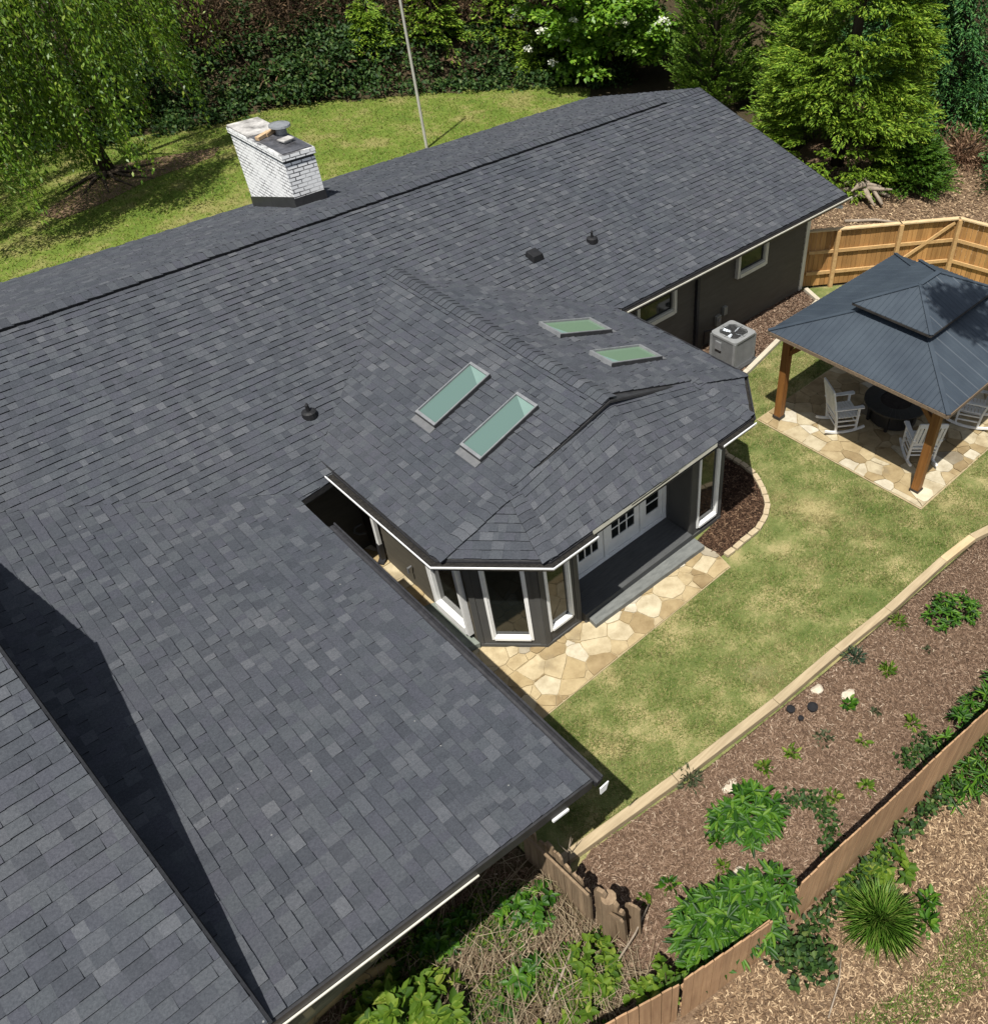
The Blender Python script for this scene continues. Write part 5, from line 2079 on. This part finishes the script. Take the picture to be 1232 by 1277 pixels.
for i in range(ns):
    k = int((top[i] - bot[i]) / .085)
    if k < 3:
        continue
    t = np.linspace(0, 1, k)
    out = np.array([math.cos(a[i]), math.sin(a[i]), 0])
    curve = out[None, :] * (.5 * np.sqrt(t) + .12 * np.sin(t * 6 + i))[:, None]
    pts = np.array([sx[i], sy[i], top[i]]) + curve + np.array([0, 0, -1]) * ((top[i] - bot[i]) * t)[:, None] + rng.normal(0, .07, (k, 3))
    Pl.append(pts)
    Dl.append(unit(np.array([0, 0, -.9]) + out * .2 + rng.normal(0, .55, (k, 3))))
    if i % 6 == 0:
        st.tube([pts[0], pts[k // 2], pts[-1]], [.012, .009, .005], 3)
P, D = np.concatenate(Pl), np.concatenate(Dl)
v, f = leaf_quads(P, D, unit(rnd_dir(len(P)) + np.array([-.3, -.3, .7])), rng.uniform(.08, .20, len(P)), rng.uniform(.04, .075, len(P)), .15)
np_mesh('crown', v, f, M['willow'], wt)
st.build('hanging_twig', M['bark'], wt)
# roots and bare patch
sheet('bare_patch', [(5.0, 30.6), (6.3, 30.9), (8.2, 31.8), (10.6, 32.2), (11.2, 33.0), (9.2, 33.6), (7.6, 34.0), (6.2, 32.7), (4.6, 31.4)], .004, M['wood_chip'])
rb = MB()
for j in range(7):
    a_ = 3.4 + j * .42
    rb.tube([(wx + .5, wy, .12), (wx + .5 + .8 * math.cos(a_), wy + .8 * math.sin(a_), .06), (wx + .5 + 1.9 * math.cos(a_ + .15), wy + 1.9 * math.sin(a_ + .15), .0)], [.09, .05, .02], 6)
rb.build('root', M['bark'], wt)
# leaning dark trunk behind it, its crown above the frame
dt = tree('dark_tree', 'tree with a bare dark leaning trunk behind the weeping strands', (12.0, 40.4, 1))
trunk(dt, [(12.1, 40.3, 0), (11.7, 40.2, 3), (11.1, 40.1, 6.2), (10.6, 40.0, 8.8)], [.24, .2, .15, .08])
C = crown_centres((10.4, 40, 9.6), (4.5, 3.5, 2.6), 60, .3)
P, T, N = clump_leaves(C, rng.uniform(.7, 1.2, 60), 90, .6, .5, .4)
v, f = leaf_quads(P, T, N, rng.uniform(.16, .28, len(P)), rng.uniform(.08, .14, len(P)))
np_mesh('crown', v, f, M['arbor'], dt)
# woods beyond
kinds = ['tall dim tree in the woods behind the weeping tree', 'tall dim tree in the woods high on the bank behind the chimney', 'tall dim tree in the woods above the dead shrubs',
         'dim tree in the woods behind the white-flowered tree', 'dim tree in the woods behind the narrow arborvitae', 'dim tree in the woods behind the hemlocks', 'dim tree in the woods at the far left edge']
for lab, (x, y, r, h) in zip(kinds, ((3, 46, 4, 7), (16, 48, 4, 7), (28, 43, 4, 7), (34, 33, 4, 8), (37, 27, 4, 8), (44, 18, 4, 9), (-6, 45, 4, 7))):
    z = float(bank(np.array(x), np.array(y)))
    o = tree('woodland_tree', lab, (x, y, z), group='trees in the woods beyond the lawn')
    trunk(o, [(x, y, z - .3), (x + .2, y, z + h * .5), (x, y, z + h)], [.3, .2, .05])
    C = crown_centres((x, y, z + h * .62), (r, r, h * .5), 70, .35)
    P, T, N = clump_leaves(C, rng.uniform(.7, 1.3, 70), 95, .6, .45, .4)
    v, f = leaf_quads(P, T, N, rng.uniform(.2, .36, len(P)), rng.uniform(.1, .2, len(P)))
    np_mesh('crown', v, f, M['arbor' if x > 20 else 'ivy'], o)
# branch end overhanging from outside the picture; it shades the gazebo roof
ot = tree('overhanging_tree', 'tall tree beyond the right edge whose high branch throws dappled shade on the gazebo roof', (16.5, -4.5, 0))
trunk(ot, [(16.5, -4.5, -.1), (16.2, -4.0, 6), (15.6, -3.0, 11)], [.3, .24, .14], [([(15.8, -3.2, 10), (14.4, 0, 12), (12.4, 3.3, 13)], [.12, .08, .03]), ([(13.4, 1.6, 12.5), (12.0, 2.8, 12.4), (10.7, 3.5, 12.2)], [.05, .03, .01])])
C = np.concatenate([crown_centres((10.75, 3.55, 12.2), (1.15, .65, .5), 20, .2), crown_centres((15, -2, 13), (2.4, 2.0, 1.8), 16, .2)])
P, T, N = clump_leaves(C, rng.uniform(.25, .5, len(C)), 70, .6, .5, .4)
v, f = leaf_quads(P, T, N, rng.uniform(.10, .18, len(P)), rng.uniform(.07, .11, len(P)))
np_mesh('crown', v, f, M['dogwood'], ot)

# right-hand back bed
twig_bush('pinkish dry shrub beside the mulch right of the big cypress', 28.9, 13.0, 1.0, 1.0, 700, 'dead_pink', None, 'dry_shrub', 'dead_pink', 0)
twig_bush('dark leafless shrub in the shade at the right edge, above the fence', 27.9, 10.4, 1.2, 1.2, 900, 'dead', None, 'dark_shrub', 'ivy', 0)
conifer('yew_shrub', 'dark green shrub cut by the right edge above the fence corner', 29.9, 10.6, 0, 1.9, 3.4, 520, .8, 36, .13, .05, 'hemlock', .5, .2, .3, .1, cat='shrub')
C = crown_centres((30.6, 13.6, .5), (1.3, 1.0, .8), 26, .3)
C[:, 2] = np.abs(C[:, 2])
P, T, N = clump_leaves(C, rng.uniform(.25, .45, 26), 90, .8, .45, .4)
v, f = leaf_quads(P, T, N, rng.uniform(.10, .2, len(P)), rng.uniform(.05, .09, len(P)))
tag(np_mesh('green_shrub', v, f, M['shrub']), 'fresh green leafy shrub behind the pinkish dry shrub', 'shrub')
b = MB()
rr_ = random.Random(4)
for j in range(13):
    a_ = rr_.uniform(0, 6.28)
    c = V(24.0 + rr_.uniform(-.5, .5), 13.75 + rr_.uniform(-.3, .3), .1 + rr_.uniform(0, .35))
    d = V(math.cos(a_), math.sin(a_), rr_.uniform(-.2, .35)) * rr_.uniform(.35, .8)
    b.tube([c - d, c + V(0, 0, .06), c + d + V(rr_.uniform(-.2, .2), rr_.uniform(-.2, .2), 0)], [.05, rr_.uniform(.07, .13), .025], 6)
tag(b.build('dead_stump', M['drift'], smooth=True), 'bleached tangle of dead stump and roots just beyond the roof corner', 'stump')
for lab, pts in (('longer of two pale fallen branches on the mulch behind the fence', [(21.2, 12.8, .05), (22.4, 12.0, .08), (23.3, 11.0, .05)]),
                 ('shorter of two pale fallen branches on the mulch behind the fence', [(21.9, 13.0, .05), (22.6, 12.35, .07), (23.0, 11.75, .05)])):
    log('fallen_branch', pts, [.05, .045, .02], M['drift'], lab, 'branch', 'pale fallen branches')

# ------------------------------------------------------------------ plants of the front beds


def dome_shrub(name, label, domes, n, L, W, mat, cat='shrub', group=None):
    """leafy mound(s): whorls of long leaves arching outward. domes: (x, y, z0, r, h)"""
    x0, y0 = domes[0][0], domes[0][1]
    o = tag(empty(name, (x0, y0, .02)), label, cat, group)
    V_, F_ = [], []
    off = 0
    b = MB()
    for (x, y, z0, r, h) in domes:
        k = max(6, int(n * .8 * r * r / .16 / 7))
        d = rnd_dir(k)
        d[:, 2] = np.abs(d[:, 2]) * .95 + .05
        d = unit(d)
        C = np.array([x, y, z0]) + d * np.array([r, r, h]) * rng.uniform(.72, 1.0, k)[:, None]
        for j in range(7):
            a_ = rng.uniform(0, 2 * np.pi, k)
            e = np.stack([np.cos(a_), np.sin(a_), np.full(k, -.12)], 1)
            D = unit(e + d * .45 + rng.normal(size=d.shape) * .12)
            v, f = leaf6(C, D, unit(d * .6 + np.array([0, 0, .8]) + rng.normal(size=d.shape) * .25), L * rng.uniform(.65, 1.25, k), W * rng.uniform(.75, 1.2, k), .2, .2)
            V_.append(v)
            F_.append(f + off)
            off += len(v)
        b = MB()
        for j in range(5):
            b.tube([(x, y, .0), (x + r * .5 * math.cos(j * 1.3), y + r * .5 * math.sin(j * 1.3), z0 + h * .6)], [.012, .006], 4)
        b.build('stem', M['stem'], o)
    np_mesh('foliage', np.concatenate(V_), np.concatenate(F_), M[mat], o)
    return o


dome_shrub('leafy_shrub', 'rounded glossy green leafy shrub alone in the middle of the mulch bed', [(4.86, 2.78, .08, .42, .42), (4.62, 2.98, .05, .25, .3)], 700, .17, .055, 'shrub')
dome_shrub('leafy_shrub', 'big sprawling bright green shrub spilling over the gap in the board fence',
           [(3.12, 2.10, .30, .40, .62), (3.42, 2.02, .40, .40, .66), (3.72, 1.92, .5, .36, .66), (3.98, 1.80, .55, .30, .62), (3.3, 2.28, .1, .36, .6), (3.62, 1.72, .5, .28, .5)], 620, .17, .05, 'shrub')
dome_shrub('leafy_shrub', 'small loose green shrub near the right edge of the mulch bed', [(9.95, 2.72, .05, .28, .32), (10.35, 2.55, .05, .30, .32), (10.15, 2.8, .05, .2, .4)], 560, .11, .035, 'shrub')
dome_shrub('broadleaf_weed', 'broad-leaved lime weeds at the bottom edge beside the house corner', [(.0, 4.15, .15, .42, .55), (.32, 3.92, .1, .40, .45), (-.3, 4.2, .1, .34, .4)], 420, .17, .10, 'lime', 'weed')
dome_shrub('broadleaf_weed', 'broad-leaved green weed at the foot of the broken fence', [(1.98, 3.98, .05, .28, .3), (1.75, 4.12, .05, .25, .25)], 330, .13, .075, 'shrub', 'weed')
dome_shrub('broadleaf_weed', 'yellow-green heart-leaved weed among dry stems below the broken fence', [(2.05, 2.98, .05, .30, .34), (1.95, 2.75, .05, .22, .25)], 330, .11, .075, 'lime', 'weed')
dome_shrub('broadleaf_weed', 'green weed in the shade right under the house eave', [(1.15, 4.45, .05, .22, .25), (.82, 4.55, .05, .25, .3)], 300, .12, .065, 'shrub', 'weed')
dome_shrub('broadleaf_weed', 'low green weed among dry stems in the middle of the weedy slope', [(1.35, 3.55, .05, .25, .22), (1.1, 3.35, .05, .2, .2)], 240, .15, .08, 'shrub', 'weed')
dome_shrub('broadleaf_weed', 'pale green weed near the bottom edge between dry stems', [(1.55, 2.55, .05, .25, .25), (1.2, 2.75, .05, .18, .2)], 240, .14, .08, 'lime', 'weed')
dome_shrub('broadleaf_weed', 'green climber leaves at the left end of the board fence', [(2.42, 2.05, .4, .18, .5), (2.5, 2.2, .2, .2, .3), (2.2, 2.2, .1, .2, .3)], 300, .11, .07, 'lime', 'weed')
dome_shrub('fern_clump', 'bright ferny clump outside the board fence at the right edge', [(7.6, .86, .05, .26, .36), (8.05, .82, .05, .28, .42), (7.2, .92, .05, .18, .26), (8.6, .75, .05, .28, .42)], 520, .17, .03, 'shrub', 'fern')
dome_shrub('fern_clump', 'ferny green clump inside the board fence at the right edge, in its shade', [(8.3, 1.42, .05, .2, .36), (8.75, 1.36, .05, .26, .48), (7.8, 1.42, .05, .14, .26), (9.3, 1.3, .05, .24, .42)], 520, .16, .035, 'shrub', 'fern')
dome_shrub('vine_clump', 'yellow-green vine leaves outside the fence above the spiky grass tuft', [(5.35, 1.05, .02, .22, .22), (5.65, 1.0, .02, .25, .25), (5.0, 1.16, .02, .18, .2)], 300, .14, .09, 'lime', 'vine')

# spiky tuft
k = 1500
a = rng.uniform(0, 2 * np.pi, k)
el = np.arccos(rng.uniform(.12, 1, k))
D = np.stack([np.sin(el) * np.cos(a), np.sin(el) * np.sin(a), np.cos(el)], 1)
c0 = np.array([4.98, .74, .04])
P = c0 + rng.normal(size=(k, 3)) * np.array([.04, .04, .01])
Lb = rng.uniform(.35, .62, k)[:, None]
S = unit(np.cross(D, np.array([0, 0, 1.0]))) * .006
mid = P + D * Lb * .6
tip = P + D * Lb - np.array([0, 0, 1]) * Lb * .22 * np.sin(el)[:, None]
v = np.stack([P - S, P + S, mid + S, tip, mid - S], 1).reshape(-1, 3)
f = np.arange(k * 5).reshape(-1, 5)
tag(np_mesh('grass_tuft', v, f, M['tuft']), 'spiky round tuft of long green grass on pale wood chips outside the fence', 'grass tuft')


def weed(label, x, y, r, h, n, L, W, mat, name='weed', cat='weed', group='small weeds in the mulch'):
    d = rnd_dir(n)
    d[:, 2] = np.abs(d[:, 2]) * .8 + .1
    d = unit(d)
    n = int(n * .75)
    d = d[:n]
    P = np.array([x, y, .025]) + d * np.array([r, r, h]) * .85 * rng.uniform(.1, .9, n)[:, None]
    v, f = leaf6(P, unit(d + rng.normal(size=d.shape) * .5), unit(rnd_dir(n) + np.array([0, 0, 1.2])), L * rng.uniform(.7, 1.3, n), W * rng.uniform(.7, 1.3, n))
    return tag(np_mesh(name, v, f, M[mat]), label, cat, group)


wl = [('olive spreading weed beside the edging timbers', 4.72, 3.80, .27, .2, 260, .09, .02, 'dull'), ('dark wispy weed close to the edging timbers', 8.23, 3.34, .20, .2, 150, .12, .02, 'bluegreen'),
      ('lime weed touching the edging timber near the bend', 9.38, 3.22, .18, .12, 110, .11, .02, 'lime'), ('yellow-green weed below the dark wispy weed', 8.38, 2.80, .17, .12, 90, .11, .035, 'lime'),
      ('dark green leafy weed beside the tan stone', 7.42, 2.88, .13, .12, 60, .10, .06, 'shrub'), ('yellow-leaved weed below the black nursery pots', 6.10, 3.0, .12, .08, 40, .10, .05, 'lime'),
      ('sprawling pale weed right of the black nursery pots', 6.65, 2.82, .20, .10, 60, .09, .03, 'dull'), ('small lime weed left of the sandy stone', 5.62, 3.15, .12, .12, 50, .10, .05, 'lime'),
      ('small two-leaved yellow weed in the middle of the bed', 7.02, 2.35, .10, .08, 22, .10, .06, 'lime'), ('bright lime weed near the fence', 7.8, 1.98, .13, .12, 60, .09, .04, 'lime'),
      ('tiny green weed right of the tan stone', 7.6, 2.5, .09, .06, 40, .07, .03, 'dull'), ('green weed close under the board fence', 6.42, 1.90, .14, .14, 60, .09, .04, 'lime'),
      ('green weed under the left end of the mulch bed', 3.40, 2.98, .14, .12, 50, .10, .05, 'shrub'), ('small green weed just left of the rounded leafy shrub', 4.30, 2.92, .14, .12, 60, .10, .05, 'shrub'),
      ('pale green weed between the two leafy shrubs', 4.08, 2.63, .13, .10, 50, .09, .04, 'lime'), ('yellow weed low in the mulch near the broken fence', 3.05, 3.05, .12, .06, 40, .07, .05, 'lime'),
      ('green weed outside the fence right of the spiky tuft', 5.62, .42, .16, .16, 70, .12, .06, 'shrub'), ('leafy weed outside the fence below the right-hand weed', 5.38, .28, .14, .14, 60, .12, .06, 'shrub'),
      ('faint lime weed high in the bed near the loose shrub', 9.2, 2.55, .08, .06, 30, .07, .03, 'dull'), ('yellowish weed beside the trailing vine', 5.95, 2.15, .12, .1, 40, .09, .05, 'lime')]
for a_ in wl:
    weed(*a_)


def vine(name, label, pts, n, spread, L, W, mat, zt=.05, kind=None, cat='vine', up=0.0):
    pts = np.array(pts, dtype=float)
    seg = rng.integers(0, len(pts) - 1, n)
    t = rng.random(n)[:, None]
    P = pts[seg] * (1 - t) + pts[seg + 1] * t + rng.normal(size=(n, 3)) * np.array([spread, spread, spread * .4])
    P[:, 2] = np.abs(P[:, 2] - .02) + .02 + rng.random(n) * up
    v, f = leaf6(P, unit(rnd_dir(n) + np.array([0, 0, .1])), unit(rnd_dir(n) * .7 + np.array([-.1, -.1, 1.0])), L * rng.uniform(.7, 1.3, n), W * rng.uniform(.7, 1.3, n))
    o = np_mesh(name, v, f, M[mat])
    return tag(o, label, cat, None, kind)


vine('trailing_vine', 'dark trailing vine crossing the mulch from the rounded shrub to the fence', [(5.2, 2.65, .05), (5.6, 2.45, .06), (5.75, 2.25, .05), (5.6, 1.95, .08), (5.2, 1.7, .1)], 420, .07, .07, .05, 'ivy')
vine('trailing_vine', 'dark low vine against the fence near the right edge', [(7.1, 1.72, .05), (7.45, 1.62, .06), (7.7, 1.6, .08)], 260, .09, .07, .05, 'ivy')
vine('fence_ivy', None, [(3.6, 1.35, .2), (4.0, 1.30, .1), (4.4, 1.28, .06), (5.0, 1.22, .08), (5.8, 1.14, .08), (6.6, 1.06, .1), (7.3, 1.0, .1)], 620, .08, .075, .055, 'ivy', kind='stuff', up=.18)
vine('fence_ivy_cluster', None, [(3.75, 1.3, .3), (3.95, 1.12, .15), (4.05, .95, .06), (3.6, 1.1, .1)], 280, .10, .09, .065, 'ivy', kind='stuff', up=.2)
p = scatter([(2.6, .35), (3.4, .05), (5.2, -.6), (6.4, -.4), (6.3, .0), (4.6, .0), (3.4, .5)], 3200)
v, f = blades(p[:, 0], p[:, 1], .01, rng.uniform(.04, .14, len(p)), rng.uniform(.008, .014, len(p)), .8)
tag(np_mesh('rough_grass', v, f, M['tuft']), kind='stuff')
# weedy slope: dry stems, thin weeds
ws = [(-1.6, 4.9), (2.2, 4.75), (2.32, 4.2), (2.32, 2.95), (2.36, 1.95), (.7, 2.35), (-1.6, 3.1)]
p = scatter(ws, 1700)
b = MB()
for (x, y) in p:
    if y > 4.4 and random.random() < .6:
        continue
    a_ = random.gauss(.75, .75)
    L = random.uniform(.25, 1.15) * (1.2 if y < 3.4 else .8)
    d = V(math.cos(a_), math.sin(a_), random.uniform(-.05, .30))
    z = random.uniform(.02, .16)
    q0 = V(x, y, z)
    b.tube([q0 - d * L / 2, q0 + V(random.uniform(-.14, .14), random.uniform(-.14, .14), random.uniform(0, .08)), q0 + d * L / 2], [.003, random.uniform(.0025, .006), .0015], 4)
tag(b.build('dry_stems', M['dry']), kind='stuff')
for (lab, pts, rad) in (('long pale stick lying in the weeds below the broken fence', [(1.25, 2.95, .10), (1.7, 3.15, .14), (2.05, 3.32, .10)], .018),
                        ('grey forked twig leaning from the broken fence over the mulch', [(2.25, 2.75, .2), (2.6, 2.8, .28), (3.0, 2.95, .20)], .014),
                        ('thin white stick on the wood chips at the bottom edge', [(3.6, .55, .04), (4.0, .68, .05), (4.3, .85, .04)], .010)):
    log('dead_stick', pts, [rad, rad, rad * .6], M['drift'], lab, 'stick', 'dead sticks')
b = MB()
b.tube([(2.65, 4.1, 0), (2.67, 4.12, .45), (2.74, 4.08, .75)], [.012, .008, .004], 5)
b.tube([(2.67, 4.12, .4), (2.6, 4.2, .62), (2.63, 4.25, .7)], [.007, .005, .003], 5)
b.tube([(2.69, 4.11, .55), (2.78, 4.16, .66)], [.006, .003], 5)
tag(b.build('bare_twig', M['drift']), 'bare forked twig sticking up from the shade below the roof corner', 'twig')
p = scatter(ws, 3200)
nz = soft_noise(p[:, 0], p[:, 1], 3, 21)
p = p[nz > .05]
C = np.stack([p[:, 0], p[:, 1], np.full(len(p), .05)], 1)
P, T, N = clump_leaves(C, rng.uniform(.05, .16, len(C)), 12, .7, .5, .4)
v, f = leaf_quads(P, T, N, rng.uniform(.03, .075, len(P)), rng.uniform(.018, .04, len(P)))
half = len(P) // 24 * 12
tag(np_mesh('weed_cover', v[:half * 4], f[:half], M['shrub']), kind='stuff')
tag(np_mesh('lime_weed_cover', v[half * 4:], f[half:] - half * 4, M['lime']), kind='stuff')

# ------------------------------------------------------------------ light, sky, camera
SUN = Vector((.363, .201, -.910)).normalized()
sd = bpy.data.lights.new('sun', 'SUN')
sd.energy = 4.3
sd.angle = math.radians(.53)
sd.color = (1.0, .965, .90)
so = bpy.data.objects.new('sun', sd)
COL.objects.link(so)
so.rotation_euler = SUN.to_track_quat('-Z', 'Y').to_euler()
so.location = (0, 0, 40)
w = bpy.data.worlds.new('World')
scene.world = w
w.use_nodes = True
nt = w.node_tree
bg = nt.nodes['Background']
sky = nt.nodes.new('ShaderNodeTexSky')
sky.sky_type = 'NISHITA'
sky.sun_disc = False
sky.sun_elevation = math.radians(65.5)
sky.sun_rotation = math.atan2(-SUN.x, -SUN.y)
hs = nt.nodes.new('ShaderNodeHueSaturation')
hs.inputs['Saturation'].default_value = .5
nt.links.new(sky.outputs[0], hs.inputs['Color'])
nt.links.new(hs.outputs[0], bg.inputs[0])
bg.inputs[1].default_value = .075

cam = bpy.data.cameras.new('camera')
co = bpy.data.objects.new('camera', cam)
COL.objects.link(co)
cam.sensor_fit = 'VERTICAL'
cam.sensor_height = 24
cam.lens = 24 * 1029.35 / 1277
cam.shift_x = -(809.5 - 616) / 1277
cam.clip_start = .1
cam.clip_end = 600
co.location = (0, 0, H)
co.rotation_euler = (math.radians(90) - .7615, 0, -.7952)
scene.camera = co
scene.view_settings.view_transform = 'Standard'
scene.view_settings.look = 'None'
scene.view_settings.exposure = .75
scene.view_settings.gamma = 1
